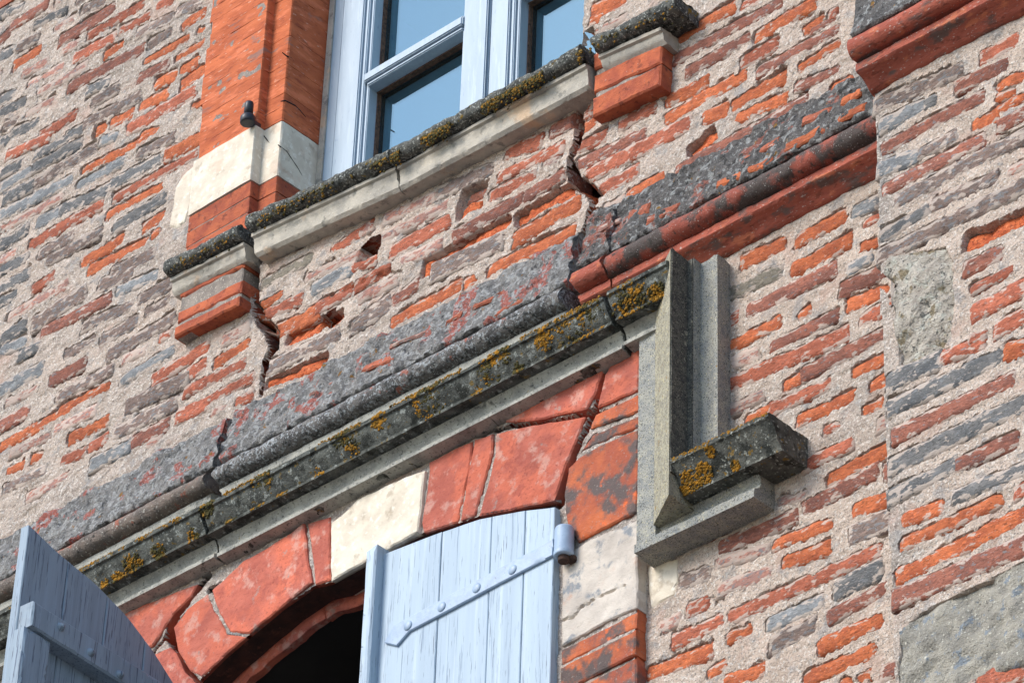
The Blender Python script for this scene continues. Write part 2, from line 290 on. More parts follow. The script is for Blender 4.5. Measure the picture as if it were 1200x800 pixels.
# bricks: (tile origin x, y, enlargement) then left end, right end, thickness, kind, as surveyed
TILES_UP = [
((0, 0, 5), """0 90 130 35 35 g;60 160 280 20 45 d;200 150 390 60 35 g;480 60 620 0 50 p;320 170 440 100 35 k;345 245 670 45 55 d;515 210 840 25 40 r;700 185 880 85 40 r;920 45 1010 10 40 r;800 205 1010 105 50 p;1040 75 1190 10 50 p;100 285 220 225 45 p;0 330 70 300 50 g;80 385 240 285 45 o;130 430 280 360 40 k;360 300 460 255 40 k;430 345 670 215 50 r;610 325 720 255 40 o;400 520 840 285 50 d;870 265 1010 185 45 p;845 365 1105 220 35 o;1070 160 1200 70 45 o;1155 180 1195 175 30 o;1030 350 1200 250 40 o;810 465 990 375 50 d;910 495 1030 440 50 o;1055 420 1165 350 50 o;1060 505 1200 400 55 o;160 500 370 385 40 k;220 550 510 380 40 k;510 535 640 475 45 g;540 610 700 510 50 p;820 630 985 545 50 o;490 735 830 560 50 p;650 725 780 660 45 o;560 770 620 745 50 o;745 765 1145 535 55 r;1120 630 1195 595 30 o;150 675 310 590 35 k;0 590 80 550 50 g;0 665 160 590 50 g;20 740 110 700 40 p;60 790 230 710 50 g;230 800 450 665 45 r;380 800 490 750 50 g;830 795 925 760 35 o;-60 120 40 70 45 g;0 240 60 190 45 d"""),
((0, 160, 5), """0 40 60 10 50 g;40 110 290 0 45 r;200 115 400 10 40 g;0 220 120 165 45 g;190 190 480 35 50 g;0 300 180 195 50 b;200 275 560 70 50 p;590 30 690 0 40 b;480 205 860 10 35 o;810 105 1020 0 50 p;965 115 1190 0 60 o;20 370 190 290 55 g;0 465 430 245 50 b;450 295 740 135 45 b;640 285 940 125 55 g;660 365 1150 100 40 r;0 545 370 345 40 k;350 430 640 305 60 g;215 510 350 440 55 b;170 635 600 390 50 r;625 465 950 290 40 o;665 540 975 345 60 g;835 540 960 455 50 o;890 585 930 560 40 o;0 640 160 545 55 g;0 725 100 670 45 k;230 690 430 575 50 p;275 730 600 560 50 p;470 745 720 595 50 o;510 790 860 610 45 o;0 790 160 710 45 g;650 810 910 685 60 p"""),
((0, 320, 5), """190 100 320 10 45 r;0 170 100 125 50 g;50 260 390 60 45 k;580 80 780 0 60 p;685 105 930 5 50 b;190 310 500 110 70 p;0 400 150 300 60 g;245 355 650 145 50 d;480 320 780 185 50 p;810 165 1010 55 60 p;850 230 990 160 45 p;0 460 150 400 50 b;100 500 230 430 40 g;0 695 250 555 60 b;290 640 500 530 60 d;380 480 550 390 45 p;700 640 1020 440 45 b;720 510 850 450 35 k;940 385 1000 355 35 r;890 630 1215 430 55 r;340 800 640 655 35 o;740 790 1100 620 70 p;1080 700 1200 650 45 r;30 760 250 660 35 k"""),
((0, 480, 5), """0 215 420 -10 45 o;320 120 560 0 45 k;400 175 640 50 50 o;520 230 620 165 50 r;180 285 240 265 40 o;40 365 140 320 40 o;360 300 500 240 45 r;670 145 1030 -40 60 p;770 195 980 85 60 d;1030 55 1190 -15 50 r;530 330 760 210 60 b;860 215 940 175 40 k;20 470 260 350 45 p;60 260 300 150 40 k;150 520 400 380 45 k"""),
((200, 240, 5), """510 330 780 235 45 p;530 470 840 300 50 y;940 265 1180 115 45 r;790 430 1190 250 45 k;830 500 1060 370 60 b;490 610 650 520 35 o;520 665 770 545 55 r;610 745 870 620 75 o;850 610 1060 490 60 r;680 790 890 690 60 B;930 690 1000 640 60 B;1085 480 1200 410 50 r;1060 720 1200 640 70 p;1060 360 1200 320 50 r;470 380 510 350 50 k"""),
((200, 380, 5), """100 290 210 225 60 r;300 100 460 15 60 k;250 235 455 110 50 o;80 400 440 225 50 r;30 545 220 460 60 r;230 440 490 300 45 r;380 460 480 405 50 r;560 270 980 50 60 p;560 360 910 195 50 B;240 520 330 490 40 k"""),
((420, 160, 5), """865 100 1075 20 65 r;825 235 1200 60 50 r;1080 165 1170 130 40 k;460 335 780 180 60 p;20 430 350 260 50 k;150 490 450 350 50 k;770 360 1035 220 60 r;975 355 1200 220 55 d;560 590 960 360 55 d;130 600 520 400 45 k;185 680 530 490 65 r;250 740 480 630 45 k;370 775 885 490 70 B;430 800 840 610 85 p;920 490 1255 305 70 B;905 610 1295 380 80 o;760 790 1265 545 55 o;0 560 70 520 50 k;0 740 100 690 50 r"""),
((420, 300, 5), """0 170 175 70 50 r;90 215 225 140 45 k;200 270 345 155 60 d;0 390 180 270 80 p;190 390 600 165 60 o;620 165 675 130 50 o;0 260 90 200 45 k"""),
((620, 120, 5), """125 175 270 100 60 d;320 155 385 115 55 o;245 280 455 190 60 r;530 140 745 20 55 r;285 370 680 180 50 d;330 440 940 120 65 r;930 290 1090 170 60 B;860 405 1630 -10 60 d;400 520 635 400 65 r;570 560 785 440 60 o;380 650 560 560 50 k;285 80 365 45 70 r"""),
((780, 0, 5), """60 225 405 30 60 o;40 355 680 10 50 d;120 430 490 220 55 d;530 215 875 15 60 o;450 30 550 0 40 r;820 185 920 100 45 o;850 185 1000 110 25 d;960 95 1000 75 45 r;440 370 655 250 65 r;540 430 1010 170 50 d;780 410 1020 250 45 o;0 600 240 475 60 o;0 695 470 430 55 o;220 700 360 640 70 o;390 625 705 445 60 o;415 690 705 575 50 o;760 515 1020 405 45 d;970 540 1100 465 60 o"""),
((400, 0, 2.9625), "868 45 985 -8 45 o;860 75 900 60 26 o;880 110 990 55 18 k"),
]
TILES_RIGHT = [
((840, 220, 5), """145 440 390 330 60 o;465 315 755 160 65 o;800 145 940 80 60 b;80 620 380 490 65 y;435 485 780 300 65 o;180 730 700 470 65 d;770 485 900 410 45 b;840 345 940 310 40 o;765 685 995 600 65 o;840 780 1030 690 70 r;485 750 545 710 45 o;80 780 125 750 60 r;870 210 940 180 25 r"""),
((840, 360, 5), """70 235 365 80 50 o;320 235 710 45 50 d;75 330 240 265 60 k;60 460 775 145 75 r;500 400 1030 130 70 d;395 460 480 420 50 o;790 385 1040 260 55 o;65 610 270 510 55 k;175 660 310 600 40 o;320 600 670 445 55 r;470 665 800 515 55 o;900 465 980 420 55 o;855 610 960 555 45 o;630 730 710 690 40 r"""),
((840, 500, 5), """500 235 790 95 60 r;650 310 1000 130 65 o;360 445 510 405 50 k;500 480 940 250 70 d;20 710 470 520 65 d;800 490 1005 410 75 o;330 690 670 560 50 o;780 640 1010 540 100 p;390 795 660 700 65 o;0 800 300 720 45 k"""),
((840, 640, 5), """65 420 950 15 65 r;0 260 320 145 60 k;690 260 960 125 100 g;300 460 615 320 65 b;310 590 575 460 75 p;660 420 990 250 60 d;600 590 960 430 65 o;60 540 195 480 50 o;0 440 30 430 60 r;510 780 915 610 65 o;40 800 270 720 60 o;830 770 900 740 40 o;720 800 790 785 40 o"""),
((640, 620, 4.444), "740 425 840 380 60 r;655 590 920 470 60 r;530 750 865 625 60 o;850 755 935 700 35 o;590 510 690 460 50 k;700 280 850 225 60 p"),
]
TILES_PIER = [
((1000, 80, 5), """125 230 640 0 70 p;600 115 900 -20 60 d;155 345 415 220 65 b;420 215 480 185 50 g;165 475 760 160 60 d;840 100 1000 40 50 o;840 165 935 130 35 o;690 340 850 265 65 o;860 240 1000 170 40 o;850 345 1000 270 60 d;150 600 380 510 65 b;385 505 600 395 50 p;180 710 765 410 60 d;240 785 1000 395 65 p;900 605 1000 560 40 k;460 810 835 640 55 p"""),
((1000, 240, 5), """160 185 440 30 60 g;150 310 1000 -110 65 p;650 230 1000 60 80 B;650 380 870 280 75 d;690 500 935 375 45 r;700 640 1000 480 80 r;830 740 1000 650 80 r;690 790 770 770 40 r"""),
((1000, 400, 5), """200 245 500 110 85 g;510 95 760 5 60 r;890 60 1000 30 90 o;200 400 860 90 80 g;230 560 940 220 75 d;210 740 1000 360 85 g;600 730 960 570 70 d"""),
((1000, 560, 3.333), """140 80 400 -55 50 g;390 75 667 -40 40 g;630 60 667 40 45 r;195 160 345 105 45 o;190 260 580 80 40 o;170 385 667 140 50 o;160 475 667 265 60 d;480 800 667 740 70 r"""),
]
def survey(tiles, w):
    out = []
    for (ox, oy, s), txt in tiles:
        for it in txt.replace('\n', ' ').split(';'):
            q = it.split()
            if len(q) < 6: continue
            x0, y0, x1, y1, t = map(float, q[:5]); k = q[5]
            a = P(ox + x0 / s, oy + y0 / s, w); b = P(ox + x1 / s, oy + y1 / s, w)
            xm = ox + (x0 + x1) / 2 / s; ym = oy + (y0 + y1) / 2 / s
            top = P(xm, ym - t / 2 / s, w); bot = P(xm, ym + t / 2 / s, w)
            d = b - a; L = np.hypot(*d); nrm = np.array([-d[1], d[0]]) / L
            out.append((a, b, abs(np.dot(top - bot, nrm)) * 1.10, k))
    return out

CLS = {  # front offset of the brick face, roughness of it, raggedness of the mortar edge, how much is smeared over
 'o': (-.0035, .0026, .0075, -.0012), 'r': (-.0022, .0018, .007, -.0008), 'd': (-.0015, .0015, .0055, -.0008), 'p': (-.0012, .0022, .007, -.0008),
 'b': (-.0012, .002, .006, -.0008), 'g': (-.001, .0024, .007, -.0008), 'k': (-.002, .0018, .013, .001), 'y': (-.0015, .0018, .006, -.0005), 'B': (-.015, .005, .005, -.001)}

def in_frame(u, v, w=0, pad=12):
    q = AX @ (np.array([u, -w, v]) - CAM); x = 600 + FOC * q[0] / -q[2]; y = 400 - FOC * q[1] / -q[2]
    return -pad < x < 1200 + pad and -pad < y < 800 + pad
def more_bricks(bricks, n_max, box_, ok, kinds, seed):
    """half-buried bricks in the gaps of the survey"""
    r = random.Random(seed); allb = list(bricks); new = []
    C = [((a + b) / 2, (b - a) / np.hypot(*(b - a)), np.hypot(*(b - a)) / 2, t / 2) for a, b, t, k in allb]
    for L, tries in ((.30, 600), (.22, 800), (.15, 1000), (.09, 900)):
        for _ in range(tries):
            if len(new) >= n_max: return new
            t = r.uniform(.028, .037); l = L * r.uniform(.85, 1.15)
            c = np.array([r.uniform(box_[0], box_[1]), r.uniform(box_[2], box_[3])]); d = np.array([1, r.uniform(-.03, .03)]); d /= np.hypot(*d)
            ss, qq = np.meshgrid(np.linspace(-l / 2, l / 2, 7), (-t / 2, 0, t / 2)); pu = c[0] + ss * d[0] - qq * d[1]; pv = c[1] + ss * d[1] + qq * d[0]
            if not all(ok(x, y) for x, y in zip(pu[::2, ::3].ravel(), pv[::2, ::3].ravel())): continue
            hit = False
            for cc, dd, hl, ht in C:
                if abs(cc[0] - c[0]) > hl + l or abs(cc[1] - c[1]) > .16: continue
                s_ = (pu - cc[0]) * dd[0] + (pv - cc[1]) * dd[1]; q_ = -(pu - cc[0]) * dd[1] + (pv - cc[1]) * dd[0]
                if ((np.abs(s_) < hl + .016) & (np.abs(q_) < ht + .011)).any(): hit = True; break
            if hit: continue
            b = (c - d * l / 2, c + d * l / 2, t, r.choice(kinds(c[0], c[1]))); new.append(b); C.append((c, d, l / 2, t / 2))
    return new

def brick_holes(U, V, H, bricks, res, base, dep=.022):
    u0, v0 = U[0, 0], V[0, 0]; nu, nv = U.shape
    n1 = fbm(U * .6, V, .026, 3, 51); n2 = fbm(U, V, .0095, 2, 52); nb = fbm(U, V, .05, 3, 53)
    for a, b, t, k in bricks:
        c = (a + b) / 2; d = b - a; L = np.hypot(*d); d = d / L; ext = L / 2 + .06
        i0 = int(max(0, (c[0] - ext - u0) / res)); i1 = int(min(nu, (c[0] + ext - u0) / res + 1))
        j0 = int(max(0, (c[1] - abs(d[1]) * L / 2 - t - .05 - v0) / res)); j1 = int(min(nv, (c[1] + abs(d[1]) * L / 2 + t + .05 - v0) / res + 1))
        if i1 <= i0 or j1 <= j0: continue
        u = U[i0:i1, j0:j1] - c[0]; v = V[i0:i1, j0:j1] - c[1]
        s = u * d[0] + v * d[1]; q = -u * d[1] + v * d[0]
        r = t * .22; q = q * (1 + .5 * s / L * math.sin(9e3 * c[0])) + .004 * fbm(s, s * 0 + c[0] * 50, .09, 2, 58); dx = np.abs(s) - L / 2 + r; dy = np.abs(q) - t / 2 + r
        sd = np.hypot(np.maximum(dx, 0), np.maximum(dy, 0)) + np.minimum(np.maximum(dx, dy), 0) - r
        wb, _, rag, smear = CLS[k]
        sl = np.s_[i0:i1, j0:j1]
        sd = sd - .0022 + rag * (n1[sl] * 1.1 + n2[sl] * .7) + smear
        if k == 'k': sd = sd + .006 * np.maximum(0, nb[sl]) * 3
        hole = 1 - sstep(-.0035, .001, sd)
        deep = dep if k != 'B' else .035
        H[sl] = np.minimum(H[sl], H[sl] * (1 - hole) - deep * hole)
    return H

def make_bricks(bricks, wbase, parent, cracks, voids=()):
    for bi, (a, b, t, k) in enumerate(bricks):
        d = b - a; L = np.hypot(*d); d = d / L; nn = np.array([-d[1], d[0]]); L += .014; T = t + .014; c = (a + b) / 2
        ns = max(4, int(L / .009)); nt = max(4, int(T / .008))
        s, q = np.meshgrid(np.linspace(-L / 2, L / 2, ns + 1), np.linspace(-T / 2, T / 2, nt + 1), indexing='ij')
        U = c[0] + s * d[0] + q * nn[0]; V = c[1] + s * d[1] + q * nn[1]
        wb, amp, _, _ = CLS[k]
        edge = np.minimum(L / 2 - np.abs(s), T / 2 - np.abs(q))
        W = wb + .0034 + amp * 1.6 * fbm(U + bi * .37, V, .022, 3, 61) + random.uniform(-.0015, .0015) + q * random.uniform(-.05, .05)
        W = W - .004 * (1 - sstep(0, .006, edge))
        if k == 'B': W = W + .008 * fbm(U, V, .04, 3, 66) - .25 * q
        W = W - .06 * crack_mask(U, V, cracks)
        for h in voids: W = W - .10 * pip(U, V, h)
        W = W + wbase
        n, m = U.shape
        co = np.stack([U, -W, V], -1).reshape(-1, 3); idx = np.arange(n * m).reshape(n, m)
        quads = np.stack([idx[:-1, :-1], idx[1:, :-1], idx[1:, 1:], idx[:-1, 1:]], -1).reshape(-1, 4)
        ring = np.concatenate([idx[:, 0], idx[-1, 1:], idx[-2::-1, -1], idx[0, -2:0:-1]])
        bk = co[ring].copy(); bk[:, 1] = -(wbase - .09); base = n * m; R = len(ring); j = np.arange(R)
        sq = np.stack([ring, base + j, base + (j + 1) % R, ring[(j + 1) % R]], -1)
        film = 1 - sstep(.0065, .0135, edge + .005 * fbm(U, V, .03, 2, 67)); film = np.clip(film + .30 * np.maximum(0, fbm(U, V, .11, 2, 68)), 0, 1)
        ti = np.repeat(np.concatenate([film.ravel(), np.zeros(R)])[:, None], 3, 1)
        grid_mesh('brick', np.concatenate([co, bk]), np.concatenate([quads, sq]), MAT[k], parent, True, ti)

def mortar_sheet(name, parent, region, res, wbase, bricks, cracks, maskfn, polys=(), tintfn=None, mat=None, amp=1.0, holes=()):
    u0, u1, v0, v1 = region
    U, V = np.meshgrid(np.arange(u0, u1, res), np.arange(v0, v1, res), indexing='ij')
    H = amp * (.0034 * fbm(U, V, .22, 2, 11) + .0030 * fbm(U * .5, V, .045, 3, 12) + .0030 * fbm(U * .8, V, .015, 2, 13) + .0022 * np.maximum(0, fbm(U * .35, V, .03, 2, 14) - .15) * 3)
    H = brick_holes(U, V, H, bricks, res, wbase)
    for po, gap, dep in polys:
        po = np.array(po); lo = po.min(0) - .05; hi = po.max(0) + .05
        sel = (U > lo[0]) & (U < hi[0]) & (V > lo[1]) & (V < hi[1])
        if not sel.any(): continue
        sd = polysd(U[sel], V[sel], po) + gap + .002 * fbm(U[sel], V[sel], .02, 3, 57)
        h = 1 - sstep(-.004, .0015, sd); H[sel] = np.minimum(H[sel], H[sel] * (1 - h) - dep * h)
    cm = crack_mask(U, V, cracks); H = H - .022 * cm
    # crack lips: mortar slightly broken back along the edges
    ok = maskfn(U, V) & (cm < .93)
    if cracks or True: ok = ok & near_frame(U, V, wbase)
    n, m = U.shape; idx = np.arange(n * m).reshape(n, m)
    fq = ok[:-1, :-1] & ok[1:, :-1] & ok[1:, 1:] & ok[:-1, 1:]
    quads = np.stack([idx[:-1, :-1], idx[1:, :-1], idx[1:, 1:], idx[:-1, 1:]], -1)[fq]
    used = np.unique(quads); re = np.full(n * m, -1); re[used] = np.arange(len(used))
    co = np.stack([U, -(H + wbase), V], -1).reshape(-1, 3)[used]
    tint = tintfn(co[:, 0], co[:, 2]) if tintfn else np.ones((len(co), 3))
    return grid_mesh(name, co, re[quads], mat or M_MORTAR, parent, False, tint)

def near_frame(U, V, w, pad=170):
    q = [AX[i][0] * (U - CAM[0]) + AX[i][1] * (-w - CAM[1]) + AX[i][2] * (V - CAM[2]) for i in range(3)]
    x = 600 + FOC * q[0] / -q[2]; y = 400 - FOC * q[1] / -q[2]
    return (x > -pad) & (x < 1200 + pad) & (y > -pad) & (y < 800 + pad)
def coarse_sheet(name, parent, region, wbase, maskfn, tintfn=None):
    U, V = np.meshgrid(np.arange(region[0], region[1], .02), np.arange(region[2], region[3], .02), indexing='ij')
    ok = maskfn(U, V) & ~near_frame(U, V, wbase, 150); n, m = U.shape; idx = np.arange(n * m).reshape(n, m)
    quads = np.stack([idx[:-1, :-1], idx[1:, :-1], idx[1:, 1:], idx[:-1, 1:]], -1)[ok[:-1, :-1] & ok[1:, :-1] & ok[1:, 1:] & ok[:-1, 1:]]
    co = np.stack([U, -(wbase - .003 + .003 * fbm(U, V, .08, 2, 15)), V], -1).reshape(-1, 3)
    return grid_mesh(name, co, quads, M_MORTAR, parent, True, tintfn(co[:, 0], co[:, 2]) if tintfn else np.ones((len(co), 3)))

def poly_block(name, pts, wf, depth, mat, parent, bevel=.005, jit=.0015, res=.016, amp=.0015, seed=3, cracks=(), tilt=(0, 0), round_=0.0):
    pts = [np.array(p) for p in pts]; n = len(pts)
    area = sum(pts[i][0] * pts[(i + 1) % n][1] - pts[(i + 1) % n][0] * pts[i][1] for i in range(n))
    if area < 0: pts = pts[::-1]
    out = []
    for i in range(n):
        a, b = pts[i], pts[(i + 1) % n]; k = max(1, int(np.hypot(*(b - a)) / res))
        for j in range(k): out.append(a + (b - a) * j / k)
    out = np.array(out)
    out = out + jit * np.stack([fbm(out[:, 0], out[:, 1], .03, 3, seed), fbm(out[:, 0], out[:, 1], .03, 3, seed + 1)], -1) * 1.5
    lo, hi = out.min(0), out.max(0)
    gx, gy = np.meshgrid(np.arange(lo[0] + res / 2, hi[0], res), np.arange(lo[1] + res / 2, hi[1], res))
    gx = gx.ravel() + rng.uniform(-.2, .2, gx.size) * res; gy = gy.ravel() + rng.uniform(-.2, .2, gy.size) * res
    sd = polysd(gx, gy, out); keep = sd < -res * .45
    allp = [Vector(map(float, p)) for p in out] + [Vector((float(x), float(y))) for x, y in zip(gx[keep], gy[keep])]
    m = len(out)
    # extra ring just inside for the worn arris
    ctr = out.mean(0); nx = np.roll(out, -1, 0) - np.roll(out, 1, 0); nx = nx / (np.hypot(nx[:, 0], nx[:, 1])[:, None] + 1e-9)
    ring = out + np.stack([-nx[:, 1], nx[:, 0]], -1) * bevel * 1.05
    sr = polysd(ring[:, 0], ring[:, 1], out)
    allp += [Vector(map(float, p)) for p, s_ in zip(ring, sr) if s_ < -bevel * .7]
    r = delaunay_2d_cdt(allp, [(i, (i + 1) % m) for i in range(m)], [], 1, 1e-5)
    vv = np.array([tuple(p) for p in r[0]]); tri = np.array(r[2])
    cen = vv[tri].mean(1); tri = tri[pip(cen[:, 0], cen[:, 1], out)]
    d = np.maximum(0, -polysd(vv[:, 0], vv[:, 1], out))
    c = vv.mean(0)
    W = wf - bevel * (1 - np.sqrt(np.clip(1 - (1 - np.clip(d / bevel, 0, 1)) ** 2, 0, 1)))
    W = W + amp * (fbm(vv[:, 0], vv[:, 1], .09, 3, seed + 5) + .5 * fbm(vv[:, 0], vv[:, 1], .025, 2, seed + 6)) + tilt[0] * (vv[:, 0] - c[0]) + tilt[1] * (vv[:, 1] - c[1])
    if cracks: W = W - .012 * crack_mask(vv[:, 0], vv[:, 1], cracks)
    co = np.stack([vv[:, 0], -W, vv[:, 1]], -1)
    omap = {}
    for i, ov in enumerate(r[3]):
        for o in ov:
            if o < m: omap[o] = i
    loop = [omap[i] for i in range(m) if i in omap]
    bk = co[loop].copy(); bk[:, 1] = -(wf - depth); base = len(co); R = len(loop)
    side = [(loop[i], base + i, base + (i + 1) % R, loop[(i + 1) % R]) for i in range(R)]
    faces = [tuple(t) for t in tri] + side + [tuple(base + np.arange(R)[::-1])]
    o = mesh_obj(name, np.concatenate([co, bk]), faces, mat, parent, True)
    o.data.set_sharp_from_angle(angle=math.radians(40))
    return o

def resample(pr, res):
    pr = [np.array(p, float) for p in pr]; out = [pr[0]]
    for a, b in zip(pr[:-1], pr[1:]):
        k = max(1, int(round(np.linalg.norm(b - a) / res)))
        for j in range(1, k + 1): out.append(a + (b - a) * j / k)
    return np.array(out)
def loft(name, A, B, mat, parent, res=.007, amp=.002, seed=1, jag=.0, chip=0.0, capped=True, wl_=.05, sharp=38):
    """sweeps the 3-D polyline A to the like polyline B with a weathered surface"""
    A = np.array(A, float); B = np.array(B, float)
    seg = [np.linalg.norm(A[i + 1] - A[i]) for i in range(len(A) - 1)]
    def rs(C):
        o = [C[0]]
        for i in range(len(C) - 1):
            k = max(1, int(round(seg[i] / res)))
            for j in range(1, k + 1): o.append(C[i] + (C[i + 1] - C[i]) * j / k)
        return np.array(o)
    A, B = rs(A), rs(B); L = np.linalg.norm(B.mean(0) - A.mean(0)); n = max(2, int(L / res))
    t = np.linspace(0, 1, n + 1)[:, None, None]; G = A[None] * (1 - t) + B[None] * t
    du = np.gradient(G, axis=0); dv = np.gradient(G, axis=1); nr = np.cross(dv, du); nr /= np.linalg.norm(nr, axis=2, keepdims=True) + 1e-9
    s = np.concatenate([[0], np.cumsum(np.linalg.norm(np.diff(A, axis=0), axis=1))])
    X = (t[:, :, 0] * L + seed * 3.1) * np.ones_like(G[:, :, 0]); Y = np.ones_like(X) * s[None]
    dsp = amp * (fbm(X, Y, wl_, 4, seed) + .6 * fbm(X, Y, .014, 2, seed + 3))
    if chip: dsp = dsp - chip * sstep(.25, .6, fbm(X, Y, .07, 3, seed + 7))
    fade = np.ones(G.shape[1]); fade[0] = fade[-1] = .2
    G = G + nr * (dsp * fade[None])[:, :, None]
    if jag:
        dirn = (B.mean(0) - A.mean(0)) / L
        for e, sg in ((0, -1), (n, 1)):
            j = jag * fbm(Y[0] * 1.0, Y[0] * 0 + seed + e, .02, 3, seed + 9)
            G[e] = G[e] + dirn[None] * j[:, None]
    m = G.shape[1]; idx = np.arange((n + 1) * m).reshape(n + 1, m)
    q = np.stack([idx[:-1, :-1], idx[:-1, 1:], idx[1:, 1:], idx[1:, :-1]], -1).reshape(-1, 4)
    me_f = [tuple(x) for x in q]
    co = G.reshape(-1, 3)
    if capped: me_f += [tuple(idx[0]), tuple(idx[-1][::-1])]
    o = mesh_obj(name, co, me_f, mat, parent, True)
    for p in o.data.polygons[-2:]: p.use_smooth = False
    o.data.set_sharp_from_angle(angle=math.radians(sharp))
    return o
def moulding(name, prof, p0, p1, mat, parent, **k):
    """profile (w, dv) swept along the facade from p0 to p1 (u, v)"""
    A = [(p0[0], -w, p0[1] + dv) for w, dv in prof]; B = [(p1[0], -w, p1[1] + dv) for w, dv in prof]
    return loft(name, A, B, mat, parent, **k)
ICO_V = None
def blobs(name, pts, rad, mat, parent):
    """clumps of lichen: squashed little lumps sitting on a surface; pts (n,3), rad (n,)"""
    t = (1 + 5 ** .5) / 2
    iv = np.array([(-1, t, 0), (1, t, 0), (-1, -t, 0), (1, -t, 0), (0, -1, t), (0, 1, t), (0, -1, -t), (0, 1, -t), (t, 0, -1), (t, 0, 1), (-t, 0, -1), (-t, 0, 1)]) / 1.9
    it = np.array([(0, 11, 5), (0, 5, 1), (0, 1, 7), (0, 7, 10), (0, 10, 11), (1, 5, 9), (5, 11, 4), (11, 10, 2), (10, 7, 6), (7, 1, 8), (3, 9, 4), (3, 4, 2), (3, 2, 6), (3, 6, 8), (3, 8, 9), (4, 9, 5), (2, 4, 11), (6, 2, 10), (8, 6, 7), (9, 8, 1)])
    n = len(pts); pts = np.asarray(pts)
    j = iv[None] * (1 + rng.uniform(-.3, .3, (n, 12, 1)))
    j = j * np.asarray(rad)[:, None, None] * np.array([1, .55, 1])[None, None]
    co = (pts[:, None, :] + j).reshape(-1, 3); f = (it[None] + 12 * np.arange(n)[:, None, None]).reshape(-1, 3)
    o = grid_mesh(name, co, f, mat, parent, True); o['kind'] = 'stuff'; return o

# ================================================================== SETTING
g = mesh_obj('ground', [(-400, -400, 0), (400, -400, 0), (400, 400, 0), (-400, 400, 0)], [(0, 1, 2, 3)], M_GROUND); g['kind'] = 'structure'

V_STR = 6.615           # underside of the string course
PIER_W = .21
U_PIER = P(1036, 450, PIER_W)[0]
U_OPR = P(684, 12, 0)[0]            # right edge of the upper window opening
U_DL = P(233, 175, 0)[0]            # left edge of the dressed jamb
sillA, sillB = P(205, 322, 0), P(780, 22, 0)
def sill_v(U): return sillA[1] + (U - sillA[0]) * (sillB[1] - sillA[1]) / (sillB[0] - sillA[0])

def tint_up(u, v):
    # grey lichen dirt over the left of the wall, towards the string course and beneath the sill; warm lime elsewhere
    n = fbm(u, v, .16, 4, 71); n2 = fbm(u, v, .05, 3, 72)
    g = np.clip(.30 * sstep(-.3, -1.5, u) + .35 * sstep(.16, .02, v - 6.9) + .42 * n + .22 * n2 + .3 * sstep(.45, .05, sill_v(u) - v) * (sill_v(u) > v) * (U_DL < u) * (.4 + fbm(u * 6, v * .6, .12, 3, 70)), 0, .68)
    warm = np.array([1.08, 1.0, .94]); grey = np.array([.73, .74, .745])
    return warm * (1 - g[:, None]) + grey * g[:, None]
def tint_right(u, v):
    n = fbm(u, v, .14, 4, 73); n2 = fbm(u, v, .04, 3, 74)
    g = np.clip(.45 * sstep(.3, .05, np.abs(v - 6.12) + .5 * np.abs(u - .9)) + .3 * n + .2 * n2, 0, .6)
    return np.array([1.09, 1.01, .945]) * (1 - g[:, None]) + np.array([.72, .73, .74]) * g[:, None]
def tint_arch(u, v):
    n = fbm(u, v, .08, 4, 75); g = np.clip(.35 + .5 * n, 0, .7)
    return np.array([.95, .93, .92]) * (1 - g[:, None]) + np.array([.60, .62, .64]) * g[:, None]

# ================================================================== UPPER WALL
up = thing('brick_wall', 'cracked upper brick wall with thick pale mortar, above the string course', 'wall')
ub = survey(TILES_UP, 0)
u_l, u_r = -2.35, U_PIER + .12
HOLE1 = PL([(536, 236), (542, 222), (558, 214), (573, 209), (570, 222), (563, 232), (561, 243), (548, 248), (534, 262), (533, 248)])
HOLE2 = PL([(420, 306), (425, 288), (434, 278), (446, 274), (446, 288), (440, 298), (428, 306)])
VOID1 = PL([(550, 238), (558, 231), (566, 231), (564, 243), (555, 245)])
HOLE3 = PL([(373, 386), (378, 370), (386, 364), (393, 360), (392, 372), (386, 382)])
def mask_up(U, V):
    m = (V > 6.72) & (U < u_r)
    win = (U > U_DL + .004) & (U < U_OPR) & (V > sill_v(U) - .02)
    for h in (HOLE2, HOLE3, VOID1): win = win | pip(U + .003 * fbm(U, V, .012, 2, 19), V, h)
    return m & ~win
CORB = [PL([(200, 335), (285, 292), (292, 365), (215, 408)]), PL([(688, 60), (782, 20), (788, 95), (695, 146)])]
def ok_up(u, v):
    if not in_frame(u, v, 0, 30) or v < 6.925 or u > u_r - .06: return False
    if U_DL - .015 < u < .62 and v > sill_v(u) - .075: return False
    return not any(pip(np.array([u]), np.array([v]), c)[0] for c in CORB + [HOLE1, HOLE2, HOLE3])
ub += more_bricks(ub, 64, (-2.1, u_r, 6.92, 8.9), ok_up, lambda u, v: 'kkpgpdk' if u < -.85 else ('kkkrpk' if u < .25 else 'kkord'), 5)
mortar_sheet('mortar', up, (u_l, u_r, 6.70, 9.15), .0037, 0, ub, CRACKS, mask_up,
             polys=[(HOLE1, 0, .026), (HOLE2, 0, .003), (HOLE3, 0, .006)], tintfn=tint_up)
make_bricks(ub, 0, up, CRACKS, (HOLE2, HOLE3))
coarse_sheet('mortar', up, (-4.5, u_r, 6.72, 11.0), 0, mask_up, tint_up)
def shell(name, parent, u0, u1, v0, v1, w0, w1):   # rubble core closing the wall behind the cracks
    vs = [(u, -w, v) for u in (u0, u1) for w in (w0, w1) for v in (v0, v1)]
    return mesh_obj(name, vs, [(0, 1, 3, 2), (4, 6, 7, 5), (0, 4, 5, 1), (0, 2, 6, 4), (1, 5, 7, 3)], M_JOINT, parent)
shell('wall_core', up, -1.6, u_r - .02, 6.66, 7.42, -.20, -.022)
